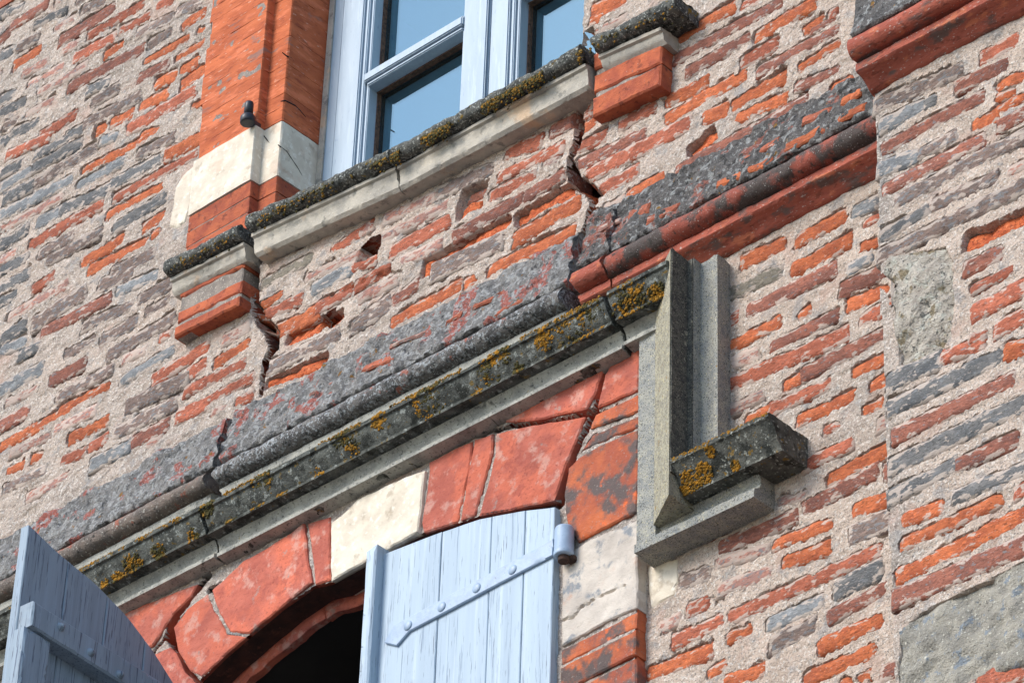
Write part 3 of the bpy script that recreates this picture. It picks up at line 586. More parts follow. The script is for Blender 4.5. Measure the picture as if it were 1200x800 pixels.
# broken brick core inside the two putlog holes
poly_block('brick', PL([(536, 244), (548, 232), (560, 230), (560, 243), (548, 248), (534, 262)]), -.014, .03, MAT['B'], up, amp=.007, bevel=.006, seed=21, res=.008)
poly_block('brick', PL([(537, 236), (545, 222), (573, 209), (570, 222), (556, 228), (542, 236)]), -.024, .03, MAT['d'], up, res=.008, amp=.008, bevel=.006, seed=22)
def filler(name, parent, u0, u1, v0, v1, w, keep):
    """brick courses that carry on past the picture's edge, as one part"""
    cv, cf = [], []
    v = v0; row = 0
    while v < v1:
        u = u0 - random.uniform(0, .3)
        while u < u1:
            L = random.choice((.2, .28, .36, .4)); t = .036 + random.uniform(-.004, .006)
            if keep(u, v) and keep(u + L, v) and u + L < u1 and u > u0:
                b = len(cv); e = .004
                for (uu, vv) in ((u, v), (u + L, v), (u + L, v + t), (u, v + t)): cv.append((uu, -(w - .05), vv))
                for (uu, vv) in ((u + e, v + e), (u + L - e, v + e), (u + L - e, v + t - e), (u + e, v + t - e)): cv.append((uu, -(w + .006), vv))
                cf += [(b + 4, b + 5, b + 6, b + 7)] + [(b + i, b + (i + 1) % 4, b + 4 + (i + 1) % 4, b + 4 + i) for i in range(4)]
            u += L + .03
        v += .062; row += 1
    o = mesh_obj(name, cv, cf, MAT['r'], parent); o['kind'] = 'stuff'; return o
filler('brick_courses', up, -4.4, u_r, 6.98, 10.4, 0, lambda u, v: not in_frame(u, v) and not (U_DL - .02 < u < U_OPR + .02))

M_PLAIN = mk('plain lime render', (198, 183, 170), (172, 158, 147), 8, layers=(((150, 146, 142), 5, .52, .66, 8, .5), ((112, 106, 102), 160, .58, .66, 5, .7)), bumps=((300, .8, .005), (60, .6, .01)))
box('wall_body', -5.0, -1.32, 3.4, 11.0, -.40, -.026, M_PLAIN, up)
box('wall_body', U_OPR + .14, 1.10, 7.6, 11.0, -.40, -.026, M_PLAIN, up)

# ================================================================== LOWER RIGHT WALL
lo = thing('brick_wall', 'lower brick wall with smeared mortar between stone bracket and brick pier', 'wall')
rb = survey(TILES_RIGHT, 0)
U_SUR = P(748, 560, .03)[0]          # right edge of the lower window surround
STONE = PL([(757, 662), (775, 655), (795, 653), (796, 680), (792, 697), (775, 706), (762, 714), (758, 690)])
def ok_lo(u, v):
    if not in_frame(u, v, 0, 30) or v > V_STR - .03 or u > U_PIER - .02 or u < U_SUR + .012: return False
    if u < P(853, 440, 0)[0] + .012 and v > 6.0: return False
    return not pip(np.array([u]), np.array([v]), STONE)[0] and not (u < .70 and 5.98 < v < 6.22)
rb += more_bricks(rb, 26, (U_SUR, U_PIER, 5.0, V_STR), ok_lo, lambda u, v: 'kkrkd', 6)
mortar_sheet('mortar', lo, (U_SUR - .06, u_r, 4.9, V_STR + .03), .0037, 0, rb, CRACKS, lambda U, V: (U < u_r) & (V < V_STR + .02), polys=[(STONE, .003, .02)], tintfn=tint_right, amp=.7)
make_bricks(rb, 0, lo, CRACKS)
coarse_sheet('mortar', lo, (U_SUR - .06, u_r, 3.6, 6.2), 0, lambda U, V: V < 6.2, tint_right)
poly_block('stone', STONE, .001, .05, M_CREAM, lo, bevel=.006, seed=33)
filler('brick_courses', lo, U_SUR + .02, u_r, 3.7, 5.9, 0, lambda u, v: not in_frame(u, v))

# ================================================================== PIER
pier = thing('brick_pier', 'projecting brick pier at the right edge with long dark weathered bricks', 'pier')
pb = survey(TILES_PIER, PIER_W)
PATCH1 = PL([(1036, 322), (1044, 302), (1080, 292), (1110, 287), (1119, 305), (1121, 350), (1116, 395), (1106, 412), (1075, 425), (1052, 432), (1049, 395), (1046, 352), (1050, 335)], PIER_W)
PATCH2 = PL([(1053, 740), (1078, 716), (1130, 690), (1200, 654), (1240, 640), (1240, 760), (1200, 782), (1140, 798), (1100, 830), (1050, 840)], PIER_W)
NOTCH = PL([(1026, 330), (1040, 316), (1051, 330), (1050, 350), (1046, 362), (1042, 345), (1034, 336)], PIER_W)
def edge_u(V): return U_PIER + .0035 * fbm(V, V * 0 + 3, .06, 3, 81) + .002 * fbm(V, V * 0 + 7, .012, 2, 82)
def mask_pier(U, V): return (U > edge_u(V)) & (~pip(U, V, NOTCH))
U_PR = 2.6
def tint_pier(u, v):
    n = fbm(u, v, .12, 4, 76); g = np.clip(.55 * sstep(.10, 0, u - U_PIER) + .4 * n, 0, .7)
    return np.array([1.10, 1.02, .955]) * (1 - g[:, None]) + np.array([.66, .69, .71]) * g[:, None]
def ok_pi(u, v):
    if not in_frame(u, v, PIER_W, 30) or v > V_STR - .03 or u < U_PIER + .008: return False
    return not any(pip(np.array([u]), np.array([v]), c)[0] for c in ([p + (p - np.mean(PATCH1, 0)) * .12 for p in PATCH1], PATCH2, NOTCH))
pb += more_bricks(pb, 20, (U_PIER, 1.55, 5.0, V_STR), ok_pi, lambda u, v: 'kpdr', 8)
mortar_sheet('mortar', pier, (U_PIER - .02, U_PR, 4.9, V_STR + .02), .0037, PIER_W, pb, [], mask_pier, polys=[(PATCH1, .007, .03), (PATCH2, .007, .03)], tintfn=tint_pier, amp=.75)
make_bricks(pb, PIER_W, pier, [])
coarse_sheet('mortar', pier, (U_PIER, 2.6, 3.6, V_STR), PIER_W, mask_pier, tint_pier)
for po, mt, am, wf in ((PATCH1, M_PATCH, .018, -.001), (PATCH2, M_PATCHG, .014, -.0005)):
    poly_block('cement_patch', po, PIER_W + wf, .06, mt, pier, bevel=.010, amp=am, res=.006, seed=44)
# left flank of the pier
nz = 240; zz = np.linspace(4.9, V_STR, nz); yy = np.linspace(PIER_W - .006, -.02, 30)
Z, Y = np.meshgrid(zz, yy, indexing='ij'); Xf = edge_u(Z) + .004 + .003 * fbm(Z, Y, .04, 3, 83) * (Y < PIER_W - .01)
Xf = Xf + .03 * (((Z > 6.08) & (Z < 6.22)) * sstep(.03, .0, PIER_W - Y))
idx = np.arange(Z.size).reshape(Z.shape)
grid_mesh('side_face', np.stack([Xf, -Y, Z], -1).reshape(-1, 3), np.stack([idx[:-1, :-1], idx[:-1, 1:], idx[1:, 1:], idx[1:, :-1]], -1).reshape(-1, 4), M_MORTAR, pier, True, np.full((Z.size, 3), .8))
filler('brick_courses', pier, U_PIER + .02, 2.5, 3.7, 6.58, PIER_W, lambda u, v: not in_frame(u, v, PIER_W))
# its own moulding and the shaft above
def arc(cw, cv, r, a0, a1, n=8): return [(cw + r * math.cos(math.radians(a0 + (a1 - a0) * i / n)), cv + r * math.sin(math.radians(a0 + (a1 - a0) * i / n))) for i in range(n + 1)]
STR_LOW = [(-.06, .0), (.004, .0), (.012, .004), (.022, .014), (.036, .022), (.046, .026), (.050, .030), (.050, .048), (.044, .054)]
TORUS = arc(.054, .0785, .0245, -75, 80, 10)
STR_TOP = [(.006, .107), (.058, .115), (.062, .12), (.060, .13), (.024, .275), (.004, .287), (-.06, .29)]
up0 = (U_PIER - .002, V_STR)
def prof(lst, dw=0.0): return [(w + dw, v) for w, v in lst]
moulding('moulding', prof(STR_LOW + TORUS + [(.050, .106), (-.06, .108)], PIER_W), (U_PIER - .004, V_STR - .002), (U_PR, V_STR - .010), M_TERRA, pier, amp=.0018, seed=91, jag=.004)
moulding('shaft_band', prof([(-.06, .108)] + STR_TOP[:4] + [(.045, .20), (.03, .5), (.03, .9), (-.06, .9)], PIER_W), (U_PIER - .006, V_STR - .002), (U_PR, V_STR - .010), M_BANDR, pier, amp=.003, seed=92, jag=.006, res=.009)

# ================================================================== STRING COURSE
sc = thing('string_course', 'cracked grey lichened string course with a rounded roll across the facade', 'string course')
def strseg(pa, pb, dv0, dv1, low, band, roll, seed, lowmat):
    a = (pa, V_STR + dv0); b = (pb, V_STR + dv1)
    k = dict(seed=seed, jag=.010)
    moulding('band_stone', [(-.06, .107)] + STR_TOP, a, b, band, sc, amp=.009, chip=.009, res=.0055, wl_=.032, sharp=50, **k)
    moulding('roll_moulding', [(-.05, .05), (.044, .052)] + TORUS + [(.010, .101), (-.05, .102)], a, b, roll, sc, amp=.0032, chip=.004, **k)
    moulding('lower_fillet', low + [(.036, .052), (-.06, .053)], a, b, lowmat, sc, amp=.0018, chip=.002, **k)
uA, uB, uC = P(252, 530, .05)[0], P(262, 540, .05)[0], P(666, 320, .05)[0]
M_ROLLG = mk('grey lichened roll', (128, 124, 120), (84, 82, 82), 30, layers=LICH + (((164, 92, 72), 20, .62, .67, 6, .8),), bumps=((300, .9, .005), (100, .6, .006)))
M_ROLLB = mk('brown worn roll', (134, 120, 110), (102, 95, 90), 24, layers=(((168, 92, 68), 14, .60, .67, 6, .9), ((180, 174, 164), 160, .58, .65, 6), ((70, 66, 62), 60, .58, .66, 6)), bumps=((300, .9, .005), (90, .7, .006)))
M_ROLLT = mk('terracotta roll sooty', (166, 90, 74), (142, 78, 66), 26, layers=(((80, 76, 73), 14, .42, .54, 8, .95), ((206, 204, 198), 330, .64, .69, 3, .9), ((60, 58, 56), 60, .58, .66, 6, .8)), bumps=((300, .6, .004), (80, .4, .005)))
strseg(-4.6, uA, -.006, -.010, STR_LOW, M_BAND, M_ROLLB, 101, M_STONE)
strseg(uB, uC, -.012, -.020, STR_LOW, M_BAND, M_ROLLG, 111, M_STONE)
u0r = P(680, 318, .05)[0]; uM = P(716, 312, .05)[0]
strseg(u0r, uM - .001, .002, .001, STR_LOW, M_BANDR, M_TERRA, 121, M_TERRA)
strseg(uM, u_r, .001, -.004, STR_LOW, M_BANDR, M_ROLLT, 131, M_TERRA)
# brick faces showing through the lichen of the band
for x0, y0, x1, y1, t, k, mm in [(924, 178, 1018, 128, 15, 'o', 0), (938, 142, 974, 129, 12, 'r', 0), (985, 119, 1010, 108, 12, 'o', 0), (845, 221, 912, 188, 13, 'o', 0), (866, 190, 916, 164, 9, 'r', 0), (735, 252, 760, 240, 16, 'r', 0),
        (760, 262, 800, 244, 12, 'r', 0), (700, 268, 726, 256, 10, 'k', 0), (554, 360, 588, 343, 7, 'r', 1), (523, 379, 541, 369, 8, 'r', 1), (563, 381, 618, 354, 7, 'r', 1), (425, 432, 470, 418, 10, 'r', 1), (455, 404, 500, 388, 6, 'k', 1), (360, 462, 392, 448, 6, 'k', 1)]:
    a, b = P(x0, y0, .045), P(x1, y1, .045); h = t / 860
    vm = (a[1] + b[1]) / 2 - V_STR; wm = float(np.interp(vm, [.13, .275], [.060, .024])) - (.0035 if mm else .0015)
    n_ = 6; us = np.linspace(a[0], b[0], n_); vs_ = np.linspace(a[1], b[1], n_)
    poly_block('brick', [(u, v - h * random.uniform(.7, 1.1)) for u, v in zip(us, vs_)] + [(u, v + h * random.uniform(.7, 1.1)) for u, v in list(zip(us, vs_))[::-1]], wm + .004, .03, MAT[k], sc,
               bevel=.004, jit=.004, amp=.0045, res=.008, seed=int(x0), tilt=(0, -.25))
# wall behind the breaks
box('backing', -4.6, u_r, V_STR - .02, V_STR + .29, -.19, -.11, M_JOINT, sc)

# ================================================================== LOWER WINDOW SURROUND
ar = thing('brick_arch', 'cracked red brick arch with one cream stone over the shuttered lower window', 'arch')
WS = .03
BL = {
 'A0': [(130, 722), (149, 716), (190, 700), (231, 684), (224, 698), (203, 720), (189, 741), (178, 756), (150, 770), (130, 770)],
 'A1': [(178, 766), (199, 757), (206, 765), (216, 787), (229, 800), (226, 815), (190, 830), (165, 800)],
 'A2': [(203, 735), (219, 713), (243, 695), (252, 716), (266, 742), (288, 746), (236, 792), (222, 785), (208, 762)],
 'A3': [(248, 691), (287, 657), (317, 640), (357, 613), (361, 655), (366, 682), (330, 711), (292, 741), (270, 740), (257, 718)],
 'A4': [(360, 612), (386, 605), (387, 679), (369, 685), (365, 650)],
 'S1': [(389, 612), (402, 604), (420, 586), (460, 567), (500, 552), (496, 580), (493, 611), (491, 624), (450, 646), (424, 661), (400, 675), (389, 681)],
 'V3': [(503, 541), (530, 527), (553, 517), (551, 540), (536, 611), (497, 624), (494, 612), (500, 570)],
 'V4': [(556, 515), (578, 508), (577, 530), (557, 603), (540, 610)],
 'V5': [(582, 508), (620, 499), (660, 493), (686, 489), (678, 510), (666, 540), (653, 578), (650, 586), (600, 596), (561, 604), (570, 575), (580, 535)],
 'U1': [(586, 494), (640, 467), (704, 428), (706, 436), (698, 462), (688, 479), (640, 490), (600, 494)],
 'U2': [(709, 440), (718, 424), (747, 408), (747, 458), (724, 468), (701, 478)],
 'U3': [(693, 503), (699, 486), (747, 463), (747, 482), (717, 494)],
 'U4': [(679, 530), (695, 508), (747, 487), (747, 500), (706, 517)],
 'U5': [(666, 548), (678, 536), (704, 521), (747, 504), (747, 600), (678, 635), (668, 622), (661, 578)],
 'W1': [(659, 662), (672, 645), (690, 634), (748, 608), (748.5, 711), (704, 731), (658, 757)],
 'Q1': [(657, 761), (748.5, 715), (748.5, 733), (657, 779)],
 'Q2': [(657, 782), (748.5, 736), (748.5, 766), (656, 812)],
 'Q3': [(656, 815), (748.5, 769), (748.5, 800), (656, 846)],
 'Q4': [(656, 849), (748.5, 803), (748.5, 840), (656, 886)],
}
BMAT = {'S1': M_CREAM, 'W1': M_PALE, 'U5': M_VOUSG, 'Q1': M_VOUSG, 'Q2': M_VOUSG, 'Q3': M_VOUSG, 'Q4': M_VOUSG, 'U4': M_VOUSG, 'U3': M_VOUSG}
BUV = {k: PL(v, WS) for k, v in BL.items()}
for kk in ('U2', 'U3', 'U4', 'U5', 'W1', 'Q1', 'Q2', 'Q3', 'Q4'):     # the quoins share one straight arris
    BUV[kk] = [np.array([U_SUR, p[1]]) if abs(p[0] - U_SUR) < .022 else p for p in BUV[kk]]
INTR = PL([(236, 794), (262, 768), (290, 744), (330, 711), (366, 686), (388, 681), (424, 661), (450, 646), (492, 624), (540, 611), (561, 604), (600, 596), (652, 586)], WS)
U_JL = INTR[0][0] - .06; U_JR = P(656, 650, WS)[0]
OPEN = [np.array([U_JL, 4.9]), np.array([U_JL, INTR[0][1] - .05])] + INTR + [np.array([U_JR, 4.9])]
def mask_ar(U, V):
    return (U < U_SUR - .002) & (V < 6.50) & ~pip(U, V, OPEN)
mortar_sheet('mortar', ar, (-1.9, U_SUR, 4.9, 6.52), .0037, WS - .004, [], ARCHCR, mask_ar, polys=[(p, .003, .03) for p in BUV.values()], tintfn=tint_arch)
coarse_sheet('mortar', ar, (-2.6, U_SUR, 3.6, 6.5), WS - .004, mask_ar, tint_arch)
BKP = [np.array([-1.3, 6.60]), np.array([-1.3, 5.7]), np.array([U_JL - .012, 5.7])] + [p + np.array([-.012 if i == 0 else 0, .012]) for i, p in enumerate(OPEN[1:-1])] + [np.array([U_JR + .012, 5.4]), np.array([U_SUR - .01, 5.4]), np.array([U_SUR - .01, 6.60])]
poly_block('rubble_core', BKP, -.075, .05, M_JOINT, ar, res=.05)
for kk, p in BUV.items():
    nm = 'stone' if kk in ('S1', 'W1') else ('voussoir' if kk[0] in 'AVU' else 'brick')
    poly_block(nm, p, WS + (.004 if kk in ('S1',) else .001) + random.uniform(-.0015, .0015), .10, BMAT.get(kk, M_VOUS), ar, bevel=.003, amp=.0026 if kk[0] in 'AV' else .0035,
               seed=200 + 7 * list(BUV).index(kk), cracks=[[(p_, w_ * .7) for p_, w_ in ARCHCR[-1]]] if kk == 'W1' else (), res=.0042 if kk == 'W1' else .008, tilt=(random.uniform(-.012, .012), random.uniform(-.012, .012)))
# arch soffit, then the broken inner rim behind the shutter rebate
def strip(name, ol, w0, w1, mat, parent, amp=.002, seed=5, nw=8):
    ol = resample(ol, .012); ws = np.linspace(w0, w1, nw + 1); co = []
    for j, w in enumerate(ws):
        n = amp * np.stack([fbm(ol[:, 0] + w, ol[:, 1], .04, 3, seed), fbm(ol[:, 0] + w, ol[:, 1], .04, 3, seed + 1)], -1) * (0 if j == 0 else 1)
        co += [(p[0], -w, p[1]) for p in ol + n]
    m = len(ol); idx = np.arange(m * (nw + 1)).reshape(nw + 1, m)
    q = np.stack([idx[:-1, :-1], idx[:-1, 1:], idx[1:, 1:], idx[1:, :-1]], -1).reshape(-1, 4)
    return grid_mesh(name, co, q, mat, parent, True)
OPL = OPEN[:]
c_in = np.array([(U_JL + U_JR) / 2, 5.6])
def inset(pl, dd):
    out = []
    for p in pl:
        v = c_in - p; out.append(p + np.array([np.sign(v[0]) * min(abs(v[0]), dd) if abs(p[0] - U_JL) < .03 or abs(p[0] - U_JR) < .03 else v[0] * dd / .75, -dd if p[1] > 5.2 else 0]))
    return out
strip('soffit', inset(OPL, .006), WS - .006, -.035, M_SHADE, ar)
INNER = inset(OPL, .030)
rimo = resample(OPL, .02); k_ = len(rimo)
for (i0, i1, sd_) in [(int(k_ * a), int(k_ * b), s_) for a, b, s_ in ((.34, .44, 1), (.44, .50, 2), (.50, .58, 3), (.58, .70, 4), (.0, .34, 5), (.70, .999, 6))]:
    o1 = [rimo[i] for i in range(i0, i1 + 1)]; i1_ = inset(o1, .030)
    poly_block('rim_brick', [p + np.array([0, .012]) for p in o1] + i1_[::-1], -.034 - .004 * (sd_ % 3), .022, M_VOUS, ar, bevel=.004, amp=.005, jit=.004, seed=300 + sd_, res=.010)
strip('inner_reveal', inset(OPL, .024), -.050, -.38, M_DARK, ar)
# right flank of the surround where it stands proud of the wall
Z, Y = np.meshgrid(np.linspace(4.9, 6.5, 260), np.linspace(WS - .004, -.02, 8), indexing='ij'); idx = np.arange(Z.size).reshape(Z.shape)
grid_mesh('side_face', np.stack([U_SUR - .002 + .002 * fbm(Z, Y, .03, 3, 84), -Y, Z], -1).reshape(-1, 3), np.stack([idx[:-1, :-1], idx[1:, :-1], idx[1:, 1:], idx[:-1, 1:]], -1).reshape(-1, 4), M_VOUSG, ar, True)

# ================================================================== STONE HOOD MOULD
hd = thing('hood_mould', 'blackened stone hood mould with ochre lichen over the lower window, ending in a bracket', 'hood mould')
VC = 6.556
HOOD = [(-.02, .012), (.112, .006), (.121, .003), (.121, -.006), (.115, -.008), (.111, -.022), (.100, -.040), (.093, -.048), (.093, -.056), (.050, -.058), (.056, -.066), (.050, -.080), (.052, -.090), (.056, -.093), (.056, -.100), (.032, -.103), (-.02, -.104)]
UPU = P(782, 430, .12)[0]                 # front arris of the upright
cj = [-3.6, P(240, 620, .1)[0], P(560, 440, .1)[0], P(716, 370, .1)[0], UPU - .004]
for i in range(4):
    moulding('cornice_stone', HOOD, (cj[i] + (.004 if i in (1, 3) else .0006), VC + (0, -.004, -.003, .003)[i]), (cj[i + 1] - (.004 if i in (0, 2) else .0006), VC + (0, -.003, -.002, .003)[i]), M_CORN, hd,
             amp=.0024, chip=.003, jag=.006, seed=400 + 9 * i, res=.005)
M_CORNL = M_STONE
# paler lower member of the hood
for i in range(4):
    moulding('lower_member', [(-.01, -.058), (.066, -.0585), (.0565, -.070), (.053, -.082), (.055, -.0895), (.061, -.0915), (.061, -.101), (.030, -.105), (-.01, -.105)],
             (cj[i] + (.004 if i in (1, 3) else .0006), VC + (0, -.004, -.003, .003)[i]), (cj[i + 1] - (.004 if i in (0, 2) else .0006), VC + (0, -.003, -.002, .003)[i]), M_STONE, hd, amp=.0016, jag=.004, seed=440 + 9 * i, res=.006)
# upright: the moulding turned down the side of the window
def U_(x, w): return P(x, 440, w)[0]
vt = P(815, 300, .07)[1]; vb = P(815, 560, .07)[1]
uprof = [(U_(748.5, .052), -.02), (U_(748.5, .052), .052), (U_(763, .055), .055), (U_(766, .06), .060), (U_(783, .12), .118), (U_(785, .12), .120), (U_(787, .118), .118), (U_(805, .066), .066), (U_(811, .066), .066),
         (U_(811.5, .064), .062), (U_(817, .045), .045), (U_(822, .039), .039), (U_(830, .037), .037), (U_(835, .040), .040), (U_(837, .044), .044), (U_(841, .044), .044), (U_(856, .0), .0), (U_(856, 0), -.02)]
k0 = [i for i, p in enumerate(uprof)]
vfoot = P(756, 648, .05)[1]
vslab = P(901, 483, .12)[1] - .076
u3, u5 = uprof[3][0], uprof[5][0]
flat = [(uprof[0][0], -.02), (uprof[0][0], .052), (u3, .055), (u3 + .004, .055), (u3 + .004, -.02)]
wedge = [(u3, -.02), (u3, .050), (u3 + .002, .058), (uprof[4][0], .117), (u5, .121), (u5 + .001, -.02)]
mou1 = [(u5 + .0012, -.02), (u5 + .0012, .119)] + uprof[6:9] + [(uprof[8][0] + .0004, -.02)]
mou = [(uprof[8][0] + .001, -.02), (uprof[8][0] + .001, .063)] + uprof[9:]
M_WEDGE = mk('yellowish granular stone', (186, 180, 158), (152, 148, 134), 60, layers=(((96, 92, 82), 280, .54, .62, 4), ((214, 200, 150), 200, .57, .64, 5, .8), ((150, 114, 52), 60, .65, .69, 5, .8)), bumps=((420, 1, .004), (140, .5, .005)))
M_GRAN = mk('dark granular stone', (116, 114, 104), (82, 82, 78), 60, layers=(((54, 54, 50), 280, .53, .61, 4), ((170, 166, 146), 230, .58, .65, 4, .8)), bumps=((420, 1, .004), (140, .5, .005)))
loft('fascia', [(u, -w, vt - .004) for u, w in flat], [(u, -w, vfoot) for u, w in flat], M_UPR, hd, amp=.0008, seed=459, res=.005)
loft('fascia', [(u, -w, vt + .002) for u, w in wedge], [(u, -w, vslab - .004) for u, w in wedge], M_WEDGE, hd, amp=.0008, seed=461, res=.005, jag=.003)
loft('upright', [(u, -w, vt + .003) for u, w in mou1], [(u, -w, vb) for u, w in mou1], M_GRAN, hd, amp=.0012, seed=463, res=.0045, jag=.004, sharp=30)
loft('upright', [(u, -w, vt + .004) for u, w in mou], [(u, -w, vb) for u, w in mou], M_UPR, hd, amp=.0009, seed=460, res=.0045, jag=.004, sharp=28)
# the stop at its foot
ls_l = P(786, 548, .12)[0] + .001; ls_r = P(901, 483, .12)[0]; vs_t = P(901, 483, .12)[1]
def rprof(l, uo): return [(uo, -w, vs_t + dv) for w, dv in l]
STOP = [(-.02, .002), (.118, .002), (.121, 0), (.121, -.009), (.116, -.012), (.106, -.026), (.092, -.048), (.084, -.062), (.082, -.070), (-.02, -.071)]
st = loft('bracket_slab', rprof(STOP, ls_l), [(ls_r, -w, vs_t + dv) for w, dv in STOP], M_SLAB, hd, amp=.0018, chip=.0015, seed=470, res=.0045, jag=.003)
lf_l = P(749, 640, .05)[0]; lf_r = P(887, 560, .056)[0]; vf = vs_t - .070
STOPL = [(-.02, .0), (.050, -.001), (.044, -.010), (.044, -.022), (.050, -.034), (.058, -.040), (.064, -.042), (.064, -.062), (-.02, -.064)]
loft('bracket_base', [(lf_l, -w, vf + dv) for w, dv in STOPL], [(lf_r, -w, vf + dv) for w, dv in STOPL], M_UPR, hd, amp=.0012, seed=480, res=.006, jag=.002)
# lichen
spots = [(680, 380, 27), (741, 356, 20), (705, 410, 12), (592, 417, 13), (575, 437, 12), (605, 432, 7), (508, 467, 20), (488, 503, 8), (555, 459, 7), (413, 515, 17), (314, 567, 13), (327, 578, 8), (299, 594, 10),
         (267, 613, 9), (250, 597, 10), (155, 662, 12), (135, 678, 9), (371, 555, 8), (120, 684, 6), (770, 342, 9), (640, 400, 10), (450, 495, 9), (225, 628, 8), (185, 645, 8)]
def face_w(dv):
    xs = [p[1] for p in HOOD[3:9]][::-1]; ys = [p[0] for p in HOOD[3:9]][::-1]; return np.interp(dv, xs, ys)
pts, rad, pts2, rad2 = [], [], [], []
for x, y, r in spots:
    c = P(x, y, .10); R = r / 430
    for _ in range(int(16 * r)):
        a = random.uniform(0, 6.28); q = R * math.sqrt(random.random()) * random.choice((1, .7, 1.15))
        u = c[0] + q * math.cos(a); v = c[1] + q * math.sin(a) * .9; dv = v - VC
        if dv > .003 or dv < -.056 or u > UPU - .01: continue
        e = (u, -(face_w(dv) - .0005), v)
        core = fbm(u, v, .03, 2, 77) > -.05
        (pts2 if core else pts).append(e); (rad2 if core else rad).append(random.uniform(.0018, .0048))
for _ in range(3600):                       # crust along the upper arris
    u = random.uniform(-1.5, UPU - .01)
    if fbm(u, .3, .10, 3, 78) < -.12: continue
    pts.append((u, -(.119 + random.uniform(-.004, .002)), VC + random.uniform(-.004, .007))); rad.append(random.uniform(.0012, .0034))
for x, y, r in [(805, 560, 12), (821, 551, 9), (855, 540, 5), (795, 570, 5), (835, 530, 5)]:
    c = P(x, y, .105); R = r / 450
    for _ in range(14 * r):
        a = random.uniform(0, 6.28); q = R * math.sqrt(random.random()); u = c[0] + q * math.cos(a); v = c[1] + q * math.sin(a); dv = v - vs_t
        if -.068 < dv < 0 and u > ls_l:
            w = np.interp(dv, [-.070, -.062, -.048, -.026, -.012, -.005], [.082, .084, .092, .106, .116, .121]); pts.append((u, -w, v)); rad.append(random.uniform(.0018, .004))
for _ in range(420):
    u = random.uniform(ls_l, ls_r - .004); pts.append((u, -(.119 + random.uniform(-.003, .002)), vs_t + random.uniform(-.004, .003))); rad.append(random.uniform(.0012, .003))
blobs('lichen', pts, rad, M_LICH, hd); blobs('moss', pts2, rad2, M_OLIVE, hd)

# ================================================================== UPPER WINDOW JAMBS
jb = thing('window_jamb', 'dressed orange brick jamb of the upper window with a white stone block at its foot', 'window jamb')
UF = P(302, 130, .005)[0]; URV = P(332, 128, -.022)[0]
vst = P(298, 148, .006)[1]; vsb = P(292, 213, .006)[1]
def course(name, v0, v1, mat, dw=0, du=0, chipped=0):
    e = .003
    ol = [(U_DL + du, -.05), (U_DL + du, .006 + dw), (UF, .006 + dw), (UF + .002, .003 + dw), (UF + .003, -.020), (URV - .003, -.022), (URV, -.026), (URV, -.19)]
    A = [(u, -w, v0) for u, w in ol]; B = [(u, -w, v1) for u, w in ol]
    return loft(name, A, B, mat, jb, res=.007, amp=.0011 + chipped, seed=random.randint(1, 400), jag=.0007, chip=chipped * 2)
box('joint_core', U_DL + .006, UF - .004, 7.45, 9.0, -.19, .0050, M_JOINT, jb); box('joint_core', UF - .003, URV - .005, 7.45, 9.0, -.19, -.0235, M_JOINT, jb)
st_b = course('stone', vsb + .002, vst - .002, M_CREAM, .004, -.004); st_b['label'] = 'white stone block at the jamb foot'
poly_block('mortar_patch', PL([(207, 222), (216, 207), (226, 196), (229, 215), (225, 240), (219, 262), (207, 268), (199, 266), (203, 246)]), .006, .03, M_CREAM, jb, bevel=.005, amp=.003, seed=61)
v = vst
while v < 8.98:
    h = random.choice((.043, .046, .05)); course('brick', v + .0005, v + h - .0005, M_JAMB, random.uniform(-.0004, .0004), random.uniform(-.006, .012), random.choice((0, 0, 0, .001))); v += h
v = vsb
for h in (.05, .05, .05, .045): course('brick', v - h + .0018, v - .0018, M_CORB, 0, random.uniform(-.004, .004)); v -= h

# cracks in the stone block: thin tubes, the gaps' darkness put into their colour
def fissure(pts3, r0, parent):
    vs, fs = [], []; n = 6; m = len(pts3)
    for i, p in enumerate(pts3):
        r = r0 * (.35 + .65 * math.sin(math.pi * (i + .6) / m))
        for j in range(n):
            a = 2 * math.pi * j / n; vs.append((p[0] + r * .5 * math.cos(a), p[1] + r * .5 * math.cos(a + 1), p[2] + r * math.sin(a)))
    for i in range(m - 1):
        for j in range(n): fs.append((i * n + j, i * n + (j + 1) % n, (i + 1) * n + (j + 1) % n, (i + 1) * n + j))
    return mesh_obj('crack', vs, fs, M_CRK, parent, True)
M_CRK = mk('crack darkness', (44, 38, 34), (30, 27, 25), 80, bumps=())
def PU(x, y, u):
    d = ray(x, y); t = (u - CAM[0]) / d[0]; p = CAM + t * d; return p
fissure([PU(x, y, URV - .0005) for x, y in ((326, 170), (331, 174), (336, 178), (340, 184), (344, 190), (349, 197), (354, 206))], .0032, jb)
fissure([np.array([P(x, y, -.021)[0], .021, P(x, y, -.021)[1]]) for x, y in ((305, 151), (308, 154), (309, 159), (312, 163), (316, 168))], .003, jb)
fissure([PU(x, y, URV - .0005) for x, y in ((331, 62), (336, 66), (341, 68), (345, 73), (350, 76))], .003, jb)
fissure([PU(x, y, URV - .0005) for x, y in ((329, 119), (334, 118), (340, 121), (346, 124), (352, 130), (358, 137))], .0026, jb)

